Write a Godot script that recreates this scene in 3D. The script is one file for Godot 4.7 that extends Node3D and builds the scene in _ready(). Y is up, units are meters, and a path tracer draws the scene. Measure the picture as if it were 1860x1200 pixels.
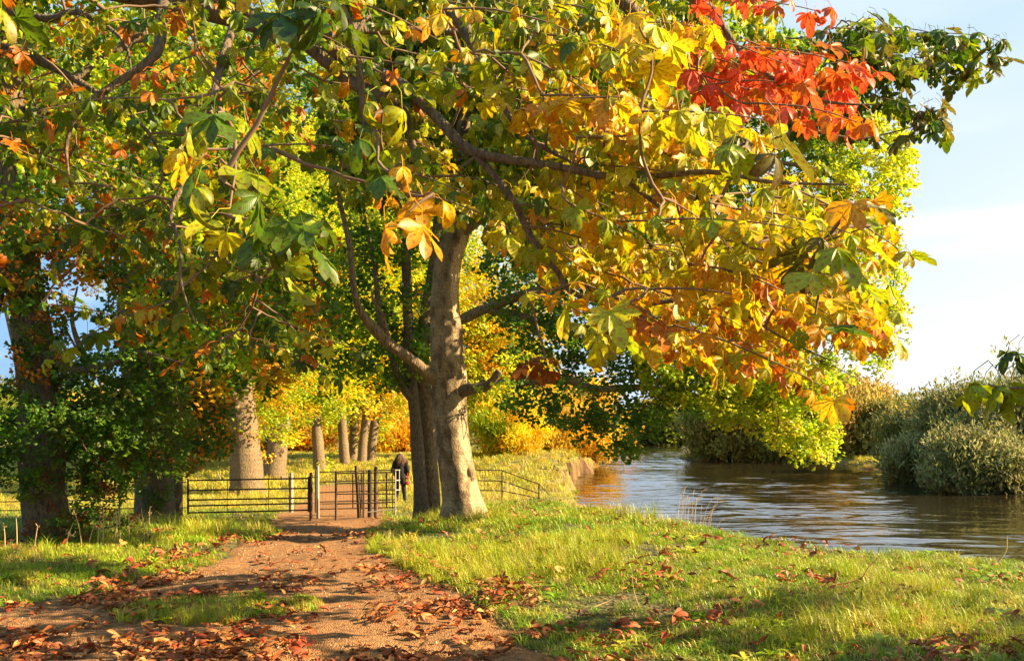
extends Node3D
# An autumn riverside path: a field gate and a kissing gate beyond a brow, a mottled chestnut, a river on the right.
# Units are metres; the eye is 1.7 m above the path; d is the distance ahead of it (z = -d).

const F := 1700.0          # focal length of the photograph, in its own pixels
const EYE := 1.7
const WATER := -1.5

# ------------------------------------------------------------------ mesh builder
class MB:
	var v := PackedVector3Array()
	var n := PackedVector3Array()
	var c := PackedColorArray()
	var uv := PackedVector2Array()
	var ix := PackedInt32Array()
	var with_uv := false
	func mesh(with_normals := true) -> ArrayMesh:
		var a := []
		a.resize(Mesh.ARRAY_MAX)
		a[Mesh.ARRAY_VERTEX] = v
		if with_normals and n.size() == v.size():
			a[Mesh.ARRAY_NORMAL] = n
		a[Mesh.ARRAY_COLOR] = c
		if uv.size() == v.size():
			a[Mesh.ARRAY_TEX_UV] = uv
		a[Mesh.ARRAY_INDEX] = ix
		var m := ArrayMesh.new()
		m.add_surface_from_arrays(Mesh.PRIMITIVE_TRIANGLES, a)
		return m
	func tube(pts: PackedVector3Array, rad: PackedFloat32Array, sides: int, col := Color.WHITE, cap := true, wob: FastNoiseLite = null, amp := 0.0) -> void:
		var b0 := v.size()
		var count := pts.size()
		var t0 := (pts[1] - pts[0]).normalized()
		var u := t0.cross(Vector3.RIGHT if absf(t0.x) < 0.8 else Vector3.UP).normalized()
		for k in count:
			var t := (pts[mini(k + 1, count - 1)] - pts[maxi(k - 1, 0)]).normalized()
			u = (u - t * u.dot(t)).normalized()
			var w := t.cross(u)
			for s in sides:
				var a := TAU * s / sides
				var dir := u * cos(a) + w * sin(a)
				var r := rad[k]
				if wob:
					var q := pts[k] + dir * r
					r *= 1.0 + amp * wob.get_noise_3d(q.x, q.y * 0.3, q.z)
				v.append(pts[k] + dir * r)
				n.append(dir)
				c.append(col)
		for k in count - 1:
			for s in sides:
				var p := b0 + k * sides + s
				var q := b0 + k * sides + (s + 1) % sides
				ix.append_array([p, p + sides, q, q, p + sides, q + sides])
		if cap:
			for e in 2:
				var k := 0 if e == 0 else count - 1
				var t := ((pts[0] - pts[1]) if e == 0 else (pts[count - 1] - pts[count - 2])).normalized()
				var m := v.size()
				v.append(pts[k]); n.append(t); c.append(col)
				for s in sides:
					v.append(v[b0 + k * sides + s]); n.append(t); c.append(col)
				for s in sides:
					var p := m + 1 + s
					var q := m + 1 + (s + 1) % sides
					if e == 0:
						ix.append_array([m, p, q])
					else:
						ix.append_array([m, q, p])
	func box(at: Transform3D, size: Vector3, col := Color.WHITE) -> void:
		var h := size * 0.5
		for ax in 3:
			for sg in [-1.0, 1.0]:
				var nn := Vector3.ZERO
				nn[ax] = sg
				var e1 := Vector3.ZERO
				e1[(ax + 1) % 3] = h[(ax + 1) % 3]
				var e2 := Vector3.ZERO
				e2[(ax + 2) % 3] = h[(ax + 2) % 3]
				var ce := nn * h[ax]
				var b := v.size()
				for q in [[-1, -1], [1, -1], [1, 1], [-1, 1]]:
					v.append(at * (ce + e1 * q[0] + e2 * q[1])); n.append(at.basis * nn); c.append(col)
				if sg > 0:
					ix.append_array([b, b + 2, b + 1, b, b + 3, b + 2])
				else:
					ix.append_array([b, b + 1, b + 2, b, b + 2, b + 3])

# ------------------------------------------------------------------ small helpers
var M := {}
var rng := RandomNumberGenerator.new()
var hum := FastNoiseLite.new()
var barkn := FastNoiseLite.new()
var names := {}

func P(px: float, py: float, d: float) -> Vector3:
	return Vector3((px - 930.0) / F * d, EYE - (py - 775.0) / F * d, -d)

func numbered(called: String) -> String:
	var k: int = names.get(called, 0)
	names[called] = k + 1
	return called if k == 0 else "%s_%03d" % [called, k]

func tag(o: Node, label := "", category := "", group := "", kind := "") -> Node:
	if label: o.set_meta("label", label)
	if category: o.set_meta("category", category)
	if group: o.set_meta("group", group)
	if kind: o.set_meta("kind", kind)
	return o

func thing(called: String, label: String, category: String, at := Vector3.ZERO, group := "") -> Node3D:
	var o := Node3D.new()
	o.name = numbered(called)
	add_child(o, true)
	o.position = at
	tag(o, label, category, group)
	return o

func part(called: String, m: Mesh, mat: Material, parent: Node3D = null, kind := "") -> MeshInstance3D:
	var o := MeshInstance3D.new()
	o.name = called if parent else numbered(called)
	o.mesh = m
	o.material_override = mat
	(parent if parent else self).add_child(o, true)
	if parent:
		# parts are built in world coordinates; things stand at their base
		o.position = -world_of(parent)
	if kind: o.set_meta("kind", kind)
	return o

func world_of(o: Node3D) -> Vector3:
	var p := o.position
	var q := o.get_parent()
	while q != self and q is Node3D:
		p += q.position
		q = q.get_parent()
	return p

func multi(called: String, m: Mesh, mat: Material, xs: Array, cols: PackedColorArray, parent: Node3D) -> MultiMeshInstance3D:
	var mm := MultiMesh.new()
	mm.transform_format = MultiMesh.TRANSFORM_3D
	mm.use_colors = true
	mm.mesh = m
	mm.instance_count = xs.size()
	for i in xs.size():
		mm.set_instance_transform(i, xs[i])
		mm.set_instance_color(i, cols[i])
	var o := MultiMeshInstance3D.new()
	o.name = called
	o.multimesh = mm
	o.material_override = mat
	parent.add_child(o, true)
	o.position = -world_of(parent)
	o.set_meta("kind", "stuff")
	return o

func curve(pts: Array, per := 6) -> PackedVector3Array:
	var out := PackedVector3Array()
	var m := pts.size()
	for k in m - 1:
		var a: Vector3 = pts[maxi(k - 1, 0)]
		var b: Vector3 = pts[k]
		var c: Vector3 = pts[k + 1]
		var e: Vector3 = pts[mini(k + 2, m - 1)]
		for s in per:
			out.append(b.cubic_interpolate(c, a, e, float(s) / per))
	out.append(pts[m - 1])
	return out

func radii(keys: Array, count: int) -> PackedFloat32Array:
	var out := PackedFloat32Array()
	for k in count:
		var t := float(k) / (count - 1) * (keys.size() - 1)
		var i := mini(int(t), keys.size() - 2)
		out.append(lerpf(keys[i], keys[i + 1], t - i))
	return out

func pick(a: Array) -> Variant:
	return a[rng.randi() % a.size()]

func jit(col: Color, amount: float) -> Color:
	var k := 1.0 + rng.randf_range(-amount, amount)
	return Color(col.r * k * (1.0 + rng.randf_range(-amount, amount) * 0.5), col.g * k, col.b * k)

# ------------------------------------------------------------------ materials
func noise_tex(freq: float, ramp: Array, size := 512, seed_ := 1, oct := 5, typ := FastNoiseLite.TYPE_SIMPLEX_SMOOTH, normal := false, strength := 4.0) -> NoiseTexture2D:
	var t := NoiseTexture2D.new()
	var f := FastNoiseLite.new()
	f.noise_type = typ
	f.frequency = freq
	f.seed = seed_
	f.fractal_octaves = oct
	t.noise = f
	t.width = size
	t.height = size
	t.seamless = true
	if normal:
		t.as_normal_map = true
		t.bump_strength = strength
	if ramp:
		var g := Gradient.new()
		var offs := PackedFloat32Array()
		var cols := PackedColorArray()
		for k in ramp.size():
			offs.append(ramp[k][0])
			cols.append(ramp[k][1])
		g.offsets = offs
		g.colors = cols
		t.color_ramp = g
	return t

func mat(named: String, col: Color, rough := 0.9) -> StandardMaterial3D:
	var m := StandardMaterial3D.new()
	m.resource_name = named
	m.albedo_color = col.linear_to_srgb()
	m.roughness = rough
	m.vertex_color_use_as_albedo = true
	M[named] = m
	return m

func grey(x: float) -> Color:
	return Color(x, x, x)

func materials() -> void:
	var m: StandardMaterial3D
	# bark: vertical furrows; dark brown copy has the shade on backlit limbs painted in
	for b in [["bark", Color(0.30, 0.215, 0.13), 0.9], ["bark_dark_shaded", Color(0.20, 0.145, 0.09), 0.9], ["bark_pale", Color(0.40, 0.29, 0.18), 0.9]]:
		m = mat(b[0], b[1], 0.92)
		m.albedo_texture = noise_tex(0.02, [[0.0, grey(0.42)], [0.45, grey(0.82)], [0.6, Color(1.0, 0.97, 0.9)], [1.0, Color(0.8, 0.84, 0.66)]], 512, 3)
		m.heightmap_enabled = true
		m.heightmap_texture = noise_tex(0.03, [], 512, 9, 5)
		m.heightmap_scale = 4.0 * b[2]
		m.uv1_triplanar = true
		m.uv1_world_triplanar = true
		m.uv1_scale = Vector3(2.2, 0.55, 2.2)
	m = mat("twig", Color(0.17, 0.105, 0.06), 0.85)
	# leaves
	var leaf_tex := leaf_texture()
	m = mat("leaf", Color.WHITE, 0.42)
	m.albedo_texture = leaf_tex[0]
	m.heightmap_enabled = true
	m.heightmap_texture = leaf_tex[1]
	m.heightmap_scale = 0.06
	m.backlight_enabled = true
	m.backlight = Color(1, 1, 1)
	m = mat("small_leaf", Color.WHITE, 0.5)
	m.backlight_enabled = true
	m.backlight = Color(1, 1, 1)
	m = mat("fallen", Color.WHITE, 0.6)
	m.albedo_texture = leaf_tex[0]
	m.heightmap_enabled = true
	m.heightmap_texture = leaf_tex[1]
	m.heightmap_scale = 0.06
	m.backlight_enabled = true
	m.backlight = Color(0.35, 0.35, 0.35)
	m = mat("grass", Color.WHITE, 0.5)
	m.backlight_enabled = true
	m.backlight = Color(0.75, 0.75, 0.75)
	m = mat("straw", Color(0.52, 0.36, 0.17), 0.7)
	m.backlight_enabled = true
	m.backlight = Color(0.4, 0.4, 0.4)
	# ground
	m = mat("soil", Color.WHITE, 1.0)
	m.albedo_texture = noise_tex(0.02, [[0.0, grey(0.5)], [0.5, grey(0.85)], [1.0, Color(1, 0.97, 0.85)]], 512, 21)
	m.heightmap_enabled = true
	m.heightmap_texture = noise_tex(0.05, [], 512, 22)
	m.heightmap_scale = 4.0
	m.uv1_triplanar = true
	m.uv1_world_triplanar = true
	m.uv1_scale = Vector3(0.5, 0.5, 0.5)
	m = mat("path", Color(0.45, 0.245, 0.10), 1.0)
	m.albedo_texture = noise_tex(0.016, [[0.0, Color(0.62, 0.56, 0.5)], [0.4, Color(0.86, 0.82, 0.78)], [0.6, Color(1, 0.98, 0.95)], [1.0, Color(0.88, 0.8, 0.7)]], 1024, 31, 7)
	m.heightmap_enabled = true
	m.heightmap_texture = noise_tex(0.09, [], 1024, 32, 5)
	m.heightmap_scale = 3.0
	m.uv1_triplanar = true
	m.uv1_world_triplanar = true
	m.uv1_scale = Vector3(0.55, 0.55, 0.55)
	m = mat("stone", Color.WHITE, 0.95)
	# water
	m = mat("water", Color(0.022, 0.016, 0.008), 0.04)
	m.heightmap_enabled = true
	m.heightmap_texture = ripple_texture()
	m.heightmap_scale = 2.5
	# metal and wood
	m = mat("gate_steel", Color(0.13, 0.085, 0.055), 0.7)
	m.metallic = 0.2
	m.albedo_texture = noise_tex(0.03, [[0.0, grey(0.5)], [0.5, grey(0.85)], [1.0, Color(1.0, 0.75, 0.55)]], 256, 51)
	m.uv1_triplanar = true
	m.uv1_world_triplanar = true
	m.uv1_scale = Vector3(3, 3, 3)
	m = mat("galvanised", Color(0.55, 0.53, 0.48), 0.45)
	m.metallic = 0.6
	m = mat("post_wood", Color(0.17, 0.115, 0.07), 0.95)
	m.albedo_texture = M.bark.albedo_texture
	m.heightmap_enabled = true
	m.heightmap_texture = M.bark.heightmap_texture
	m.heightmap_scale = 1.0
	m.uv1_triplanar = true
	m.uv1_world_triplanar = true
	m.uv1_scale = Vector3(4, 0.7, 4)
	m = mat("pale_post", Color(0.46, 0.38, 0.27), 0.9)
	m = mat("wire", Color(0.1, 0.09, 0.08), 0.6)
	# person
	m = mat("jacket", Color(0.012, 0.012, 0.015), 0.95)
	m = mat("trousers", Color(0.014, 0.013, 0.018), 0.95)
	m = mat("skin", Color(0.55, 0.33, 0.23), 0.6)
	m = mat("hair", Color(0.19, 0.10, 0.045), 0.5)
	m.backlight_enabled = true
	m.backlight = Color(0.5, 0.5, 0.5)
	m = mat("boot", Color(0.02, 0.017, 0.015), 0.6)
	m = mat("red_cloth", Color(0.55, 0.02, 0.03), 0.7)
	m = mat("grey_rubber", Color(0.3, 0.3, 0.3), 0.8)

func ripple_texture() -> ImageTexture:
	# ruffled stretches between calmer ones
	var n := 768
	var im := Image.create(n, n, false, Image.FORMAT_RF)
	var f := FastNoiseLite.new()
	f.seed = 41
	f.frequency = 0.021
	f.fractal_octaves = 5
	var g := FastNoiseLite.new()
	g.seed = 42
	g.frequency = 0.0055
	g.fractal_octaves = 2
	for y in n:
		for x in n:
			# wrap both ways so that the tile has no seam
			var u := float(x) / n
			var w := float(y) / n
			var wx := smoothstep(0.85, 1.0, u)
			var wy := smoothstep(0.85, 1.0, w)
			var v := lerpf(lerpf(f.get_noise_2d(x, y), f.get_noise_2d(x - n, y), wx), lerpf(f.get_noise_2d(x, y - n), f.get_noise_2d(x - n, y - n), wx), wy)
			var k := lerpf(lerpf(g.get_noise_2d(x, y), g.get_noise_2d(x - n, y), wx), lerpf(g.get_noise_2d(x, y - n), g.get_noise_2d(x - n, y - n), wx), wy)
			im.set_pixel(x, y, Color(0.5 + 0.5 * v * lerpf(0.25, 1.3, smoothstep(-0.35, 0.35, k)), 0, 0))
	return ImageTexture.create_from_image(im)

func leaf_texture() -> Array:
	# one leaflet: u across (0.5 = midrib), v from base to tip
	var w := 128
	var h := 256
	var a := Image.create(w, h, false, Image.FORMAT_RGB8)
	var b := Image.create(w, h, false, Image.FORMAT_RGB8)
	var f := FastNoiseLite.new()
	f.seed = 5
	f.frequency = 0.025
	f.fractal_octaves = 4
	var f2 := FastNoiseLite.new()
	f2.seed = 8
	f2.frequency = 0.012
	for y in h:
		for x in w:
			var s := absf(x / float(w - 1) - 0.5) * 2.0
			var t := y / float(h - 1)
			var rib := maxf(0.0, 1.0 - s * 16.0)
			var ph := fposmod((t - s * 0.16) * 15.0, 1.0)
			var vein := maxf(0.0, 1.0 - absf(ph - 0.5) * 11.0) * clampf(1.2 - s * 0.7, 0.0, 1.0)
			var bulge := 0.5 - 0.5 * cos(TAU * (ph - 0.5))
			var nz := f.get_noise_2d(x, y)
			var blotch := smoothstep(0.10, 0.42, f2.get_noise_2d(x, y) + nz * 0.7 + (s - 0.5) * 0.4)
			var l := 0.88 + nz * 0.12 + vein * 0.06 + rib * 0.12
			var col := Color(l, l, l * 0.9).lerp(Color(l * 0.86, l * 0.60, l * 0.5), blotch * 0.8)
			a.set_pixel(x, y, Color(clampf(col.r, 0, 1), clampf(col.g, 0, 1), clampf(col.b, 0, 1)))
			var hh := clampf(0.25 + bulge * 0.5 - rib * 0.2 + nz * 0.15, 0, 1)
			b.set_pixel(x, y, Color(hh, hh, hh))
	return [ImageTexture.create_from_image(a), ImageTexture.create_from_image(b)]

# ------------------------------------------------------------------ terrain
# river outline, (x, d): the near and left bank going away, then the far bank coming back
var river_line := PackedVector2Array([Vector2(120, 3), Vector2(40, 7), Vector2(16, 9.6), Vector2(8, 11.4), Vector2(6.4, 12.0), Vector2(4.8, 13.2), Vector2(3.7, 15.8), Vector2(2.5, 19.2), Vector2(1.9, 23.5), Vector2(1.8, 32), Vector2(2.1, 45), Vector2(3.0, 56), Vector2(4.4, 63), Vector2(5.4, 70), Vector2(7.2, 84), Vector2(10.0, 108), Vector2(13.5, 135), Vector2(20, 180), Vector2(30, 240), Vector2(45, 300), Vector2(62, 300), Vector2(45, 240), Vector2(33, 185), Vector2(26, 150), Vector2(21, 120), Vector2(17, 100), Vector2(15.5, 90), Vector2(17, 87.5), Vector2(23.5, 84.5), Vector2(27.5, 80), Vector2(27.0, 74), Vector2(25.5, 71), Vector2(26.5, 66), Vector2(25.5, 55), Vector2(24.2, 46), Vector2(27, 41), Vector2(40, 36), Vector2(120, 26)])

func river_sd(x: float, d: float) -> float:
	var best := 1e9
	var inside := false
	var m := river_line.size()
	var j := m - 1
	for i in m:
		var a := river_line[i]
		var b := river_line[j]
		var ex := b.x - a.x
		var ey := b.y - a.y
		var wx := x - a.x
		var wy := d - a.y
		var t := clampf((wx * ex + wy * ey) / (ex * ex + ey * ey), 0.0, 1.0)
		var qx := wx - ex * t
		var qy := wy - ey * t
		best = minf(best, qx * qx + qy * qy)
		if (a.y > d) != (b.y > d) and x < ex * (d - a.y) / ey + a.x:
			inside = not inside
		j = i
	return -sqrt(best) if inside else sqrt(best)

func base_h(x: float, d: float) -> float:
	var s := smoothstep(-3.2, 1.0, x)
	var h := -1.0 * smoothstep(lerpf(13.2, 20.5, s), lerpf(25.0, 30.0, s), d)
	h += 1.0 * exp(-(x - 0.5) * (x - 0.5) / 70.0 - (d - 62.0) * (d - 62.0) / 160.0)
	h += smoothstep(170.0, 460.0, d) * 9.0
	h += smoothstep(40.0, 160.0, absf(x)) * 3.0
	h += hum.get_noise_2d(x * 1.0, d * 1.0) * 0.10 * smoothstep(3.0, 9.0, d + absf(x))
	h += hum.get_noise_2d(x * 5.0 + 90.0, d * 5.0) * 0.06 + hum.get_noise_2d(x * 22.0, d * 22.0 + 60.0) * 0.035 * (1.0 - smoothstep(20.0, 30.0, d))
	# a soft shoulder rises from the path to the bank
	h += 0.16 * smoothstep(0.2, 2.2, x - edge_right(d)) * (1.0 - smoothstep(16.0, 22.0, d))
	h += 0.10 * smoothstep(0.0, 1.6, edge_left(d) - x) * (1.0 - smoothstep(16.0, 22.0, d))
	return h

func ground_h(x: float, d: float) -> float:
	var sd := river_sd(x, d)
	if sd > -3.0 and sd < 5.0 and d > 24.0:
		sd += hum.get_noise_2d(x * 4.0 + 11.0, d * 4.0) * 1.3 + hum.get_noise_2d(x * 16.0, d * 16.0) * 0.6
	var h := base_h(x, d)
	var w := 1.5 if d < 33.0 else 0.35
	if x > 12.0 and d > 20.0:
		w = 2.5
	return lerpf(-2.6, h, smoothstep(-0.9, w, sd)) if sd < 4.0 else h

func interp(table: Array, d: float) -> float:
	if d <= table[0][0]: return table[0][1]
	for k in table.size() - 1:
		if d <= table[k + 1][0]:
			return lerpf(table[k][1], table[k + 1][1], (d - table[k][0]) / (table[k + 1][0] - table[k][0]))
	return table[table.size() - 1][1]

const EDGE_R := [[-12.0, 5.5], [0.0, 2.6], [4.0, 1.2], [6.8, 0.35], [8.9, -0.35], [10.5, -0.95], [12.8, -1.75], [17.0, -2.35], [22.0, -3.0], [27.0, -3.6], [34.0, -4.6], [45.0, -7.0]]
const EDGE_L := [[-12.0, -1.5], [0.0, -4.5], [6.8, -6.6], [8.2, -5.7], [9.4, -4.9], [10.5, -4.3], [12.8, -3.8], [17.0, -4.5], [22.0, -5.7], [27.0, -7.2], [34.0, -7.6], [45.0, -9.4]]

func edge_right(d: float) -> float:
	return interp(EDGE_R, d)

func edge_left(d: float) -> float:
	return interp(EDGE_L, d)

# inside the path > 0
func path_in(x: float, d: float) -> float:
	if d > 45.0 or d < -12.0: return -1.0
	var wob := hum.get_noise_2d(x * 9.0, d * 9.0) * 0.35
	return minf(x - edge_left(d), edge_right(d) - x) + wob

func patch_in(x: float, d: float) -> float:
	# islands of grass that grow in the middle of the path
	var q := 1.0 - sqrt(pow((x + 2.75) / 0.95, 2.0) + pow((d - 8.75) / 0.75, 2.0))
	return q + hum.get_noise_2d(x * 14.0, d * 14.0) * 0.45

func lines(stops: Array) -> PackedFloat32Array:
	# [from, step], ... [end]: uneven grid lines
	var out := PackedFloat32Array()
	for k in stops.size() - 1:
		var a: float = stops[k][0]
		var b: float = stops[k + 1][0]
		var m := maxi(1, int(round((b - a) / stops[k][1])))
		for i in m:
			out.append(lerpf(a, b, float(i) / m))
	out.append(stops[stops.size() - 1][0])
	return out

func terrain() -> void:
	var xs := lines([[-1600.0, 200.0], [-400.0, 40.0], [-120.0, 8.0], [-40.0, 2.0], [-12.0, 0.3], [14.0, 1.0], [40.0, 4.0], [120.0, 40.0], [400.0, 200.0], [1600.0]])
	var ds := lines([[-60.0, 6.0], [-6.0, 1.0], [5.0, 0.3], [40.0, 0.4], [74.0, 0.8], [95.0, 3.0], [200.0, 12.0], [500.0, 60.0], [1000.0, 200.0], [2400.0]])
	var mb := MB.new()
	for d in ds:
		for x in xs:
			var h := ground_h(x, d)
			var p := path_in(x, d)
			if p > -0.2 and d < 45.0:
				h -= 0.07 * smoothstep(-0.1, 0.25, p)
			mb.v.append(Vector3(x, h, -d))
			var k := 0.5 + 0.5 * hum.get_noise_2d(x * 2.0 + 40.0, d * 2.0)
			var col := Color(0.10, 0.095, 0.028).lerp(Color(0.20, 0.17, 0.05), k)
			if d > 30.0:
				col = Color(0.24, 0.23, 0.05).lerp(Color(0.36, 0.29, 0.08), k)
			if h < base_h(x, d) - 0.25:
				col = Color(0.36, 0.20, 0.085).lerp(Color(0.13, 0.07, 0.03), smoothstep(0.35, 0.75, 0.5 + 0.9 * hum.get_noise_2d(x * 14.0, d * 14.0 + h * 40.0)))
			mb.c.append(col)
	var w := xs.size()
	for r in ds.size() - 1:
		for q in w - 1:
			var p := r * w + q
			mb.ix.append_array([p, p + w, p + 1, p + 1, p + w, p + w + 1])
	var st := SurfaceTool.new()
	st.create_from(mb.mesh(false), 0)
	st.generate_normals()
	var o := part("ground", st.commit(), M.soil)
	tag(o, "grassy river bank and meadow that fall away beyond the brow", "ground", "", "structure")
	# the path: a sheet that dives under the turf at both sides
	mb = MB.new()
	var rows := lines([[-10.0, 0.6], [5.0, 0.16], [16.0, 0.25], [30.0, 0.5], [44.0]])
	var across := 46
	for d in rows:
		var a := edge_left(d) - 0.5
		var b := edge_right(d) + 0.5
		for q in across + 1:
			var x := lerpf(a, b, float(q) / across)
			var p := path_in(x, d)
			var rut := hum.get_noise_2d(x * 16.0, d * 6.0) * 0.012
			mb.v.append(Vector3(x, ground_h(x, d) - 0.02 + rut - 0.12 * smoothstep(0.1, -0.15, p), -d))
			var k := 0.5 + 0.5 * hum.get_noise_2d(x * 5.0, d * 5.0 + 30.0)
			mb.c.append(Color(1, 1, 1).lerp(Color(0.82, 0.72, 0.62), k))
			mb.uv.append(Vector2(x, d))
	for r in rows.size() - 1:
		for q in across:
			var p := r * (across + 1) + q
			mb.ix.append_array([p, p + across + 1, p + 1, p + 1, p + across + 1, p + across + 2])
	st = SurfaceTool.new()
	st.create_from(mb.mesh(false), 0)
	st.generate_normals()
	o = part("path", st.commit(), M.path)
	tag(o, "sandy earth path littered with leaves that leads to the gates", "path", "", "structure")
	# the river
	mb = MB.new()
	var wx := lines([[-8.0, 1.0], [-2.0, 0.22], [34.0, 1.0], [60.0, 10.0], [130.0]])
	var wd := lines([[2.0, 2.0], [10.0, 0.18], [60.0, 0.36], [140.0, 5.0], [330.0]])
	var wave := FastNoiseLite.new()
	wave.seed = 43
	wave.frequency = 0.55
	wave.fractal_octaves = 3
	for d in wd:
		for x in wx:
			# ruffled by wind and current in patches, calmer between
			var ruffle := lerpf(0.35, 1.25, smoothstep(-0.25, 0.3, hum.get_noise_2d(x * 1.6 + 700.0, d * 2.2)))
			mb.v.append(Vector3(x, WATER + 0.056 * ruffle * wave.get_noise_2d(x * 0.55 + d * 0.18, d * 1.25), -d))
			mb.c.append(Color.WHITE)
			mb.uv.append(Vector2(x * 0.034 + d * 0.008, d * 0.085 - x * 0.01))
	for r in wd.size() - 1:
		for q in wx.size() - 1:
			var p: int = r * wx.size() + q
			mb.ix.append_array([p, p + wx.size(), p + 1, p + 1, p + wx.size(), p + wx.size() + 1])
	st = SurfaceTool.new()
	st.create_from(mb.mesh(false), 0)
	st.generate_normals()
	o = part("river", st.commit(), M.water)
	tag(o, "rippled brown river that mirrors the sky and the willows", "river", "", "structure")

# ------------------------------------------------------------------ leaf shapes
func leaflet(mb: MB, base: Transform3D, length: float, width: float, droop: float, fold: float, rows: int, edge: Color, tip: Color) -> void:
	var b := mb.v.size()
	var at := Vector3.ZERO
	var pitch := 0.0
	for k in rows + 1:
		var t := float(k) / rows
		var w := width * (pow(t, 0.75) * 1.55 * (1.0 - pow(t, 4.0)) + 0.015) * 1.08
		if k == rows: w = 0.0
		var wave := sin(t * 9.0 + length * 40.0) * 0.06 * width
		var dirz := Vector3(0, -sin(pitch), cos(pitch))
		var nrm := Vector3(0, cos(pitch), sin(pitch))
		for s in [-1.0, 0.0, 1.0]:
			var off: Vector3 = Vector3(s * w * 0.5 * cos(fold), 0, 0) + nrm * (absf(s) * w * 0.5 * sin(fold) + s * wave)
			mb.v.append(base * (at + off))
			mb.n.append((base.basis * (nrm - Vector3(s * sin(fold), 0, 0))).normalized())
			var col := Color.WHITE.lerp(edge, absf(s))
			mb.c.append(col.lerp(tip, t * t * t))
			mb.uv.append(Vector2(0.5 + s * 0.5 * (w / width), t))
		at += dirz * length / rows
		pitch += droop / rows
	for k in rows:
		for s in 2:
			var p := b + k * 3 + s
			mb.ix.append_array([p, p + 1, p + 3, p + 1, p + 4, p + 3])

# a horse chestnut leaf: leaflets that fan out from the end of the stalk; its tip points to +Z, its face to +Y; size 1 = longest leaflet 0.2 m
func palm_leaf(seed_: int, rows: int, droop: float, edge: Color, tip: Color, fingers := 7) -> ArrayMesh:
	var r := RandomNumberGenerator.new()
	r.seed = seed_
	var mb := MB.new()
	var stalk := PackedVector3Array([Vector3(0, 0.04, -0.15), Vector3(0, 0.045, -0.07), Vector3(0, 0, 0)])
	if rows > 3:
		mb.tube(stalk, PackedFloat32Array([0.0028, 0.0022, 0.002]), 4, Color(0.95, 0.8, 0.6), false)
		for q in mb.v.size(): mb.uv.append(Vector2(0.5, 0.1))
	for k in fingers:
		var u := (float(k) / (fingers - 1)) * 2.0 - 1.0
		var a := u * deg_to_rad(112.0) + r.randf_range(-0.1, 0.1)
		var l := lerpf(0.2, 0.105, absf(u)) * r.randf_range(0.78, 1.12)
		var t := Transform3D(Basis(Vector3.UP, a) * Basis(Vector3.RIGHT, r.randf_range(0.05, 0.35) + droop * 0.3) * Basis(Vector3.BACK, r.randf_range(-0.55, 0.55)), Vector3.ZERO)
		leaflet(mb, t, l, l * r.randf_range(0.36, 0.48), droop * r.randf_range(0.6, 1.4), r.randf_range(0.15, 0.5), rows, edge, tip)
	return mb.mesh()

# a dry single leaflet as it lies on the ground
func dry_leaf(seed_: int, rows: int) -> ArrayMesh:
	var r := RandomNumberGenerator.new()
	r.seed = seed_
	var mb := MB.new()
	var fingers: int = [1, 3, 5, 4, 2][seed_ % 5]
	for k in fingers:
		var a := (k - (fingers - 1) * 0.5) * 0.6 + r.randf_range(-0.1, 0.1)
		var l := r.randf_range(0.08, 0.145)
		var t := Transform3D(Basis(Vector3.UP, a) * Basis(Vector3.RIGHT, r.randf_range(-0.35, 0.15)) * Basis(Vector3.BACK, r.randf_range(-0.7, 0.7)), Vector3(0, 0.012, -0.03 if fingers > 1 else -l * 0.5))
		leaflet(mb, t, l, l * r.randf_range(0.36, 0.48), r.randf_range(-0.6, 1.6), r.randf_range(-0.7, 1.0), rows, Color(1.05, 0.9, 0.8), Color(0.75, 0.65, 0.6))
	return mb.mesh()

# a spray of small leaves on a twig, about 1 unit across
func sprig(seed_: int, count: int, leaf_len: float, leaf_w: float, hang := 0.4, spread := 0.5, upright := false) -> ArrayMesh:
	var r := RandomNumberGenerator.new()
	r.seed = seed_
	var mb := MB.new()
	for k in count:
		var p := Vector3(r.randf_range(-1, 1), r.randf_range(-1, 1), r.randf_range(-1, 1))
		while p.length() > 1.0:
			p = Vector3(r.randf_range(-1, 1), r.randf_range(-1, 1), r.randf_range(-1, 1))
		p *= Vector3(spread, spread * (1.0 if upright else 0.62), spread)
		var yaw := r.randf() * TAU
		var dir := Vector3(cos(yaw), -hang + r.randf_range(-0.6, 0.5), sin(yaw)).normalized()
		if upright:
			dir = Vector3(p.x * 0.9 + cos(yaw) * 0.45, 0.9 + r.randf_range(-0.5, 0.3), p.z * 0.9 + sin(yaw) * 0.45).normalized()
		var side := dir.cross(Vector3(r.randf_range(-0.7, 0.7), 1, r.randf_range(-0.7, 0.7))).normalized()
		var up := side.cross(dir)
		var l := leaf_len * r.randf_range(0.7, 1.25)
		var w := leaf_w * r.randf_range(0.75, 1.2)
		var b := mb.v.size()
		var g := r.randf_range(0.72, 1.2)
		var col := Color(g * r.randf_range(0.92, 1.12), g, g)
		mb.v.append_array([p, p + dir * l * 0.5 + side * w * 0.5 - up * w * 0.12, p + dir * l * 0.5 + up * w * 0.08, p + dir * l * 0.5 - side * w * 0.5 - up * w * 0.12, p + dir * l - up * l * 0.12])
		for q in 5: mb.c.append(col)
		mb.ix.append_array([b, b + 2, b + 1, b, b + 3, b + 2, b + 1, b + 2, b + 4, b + 2, b + 3, b + 4])
	return mb.mesh(false)

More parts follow.
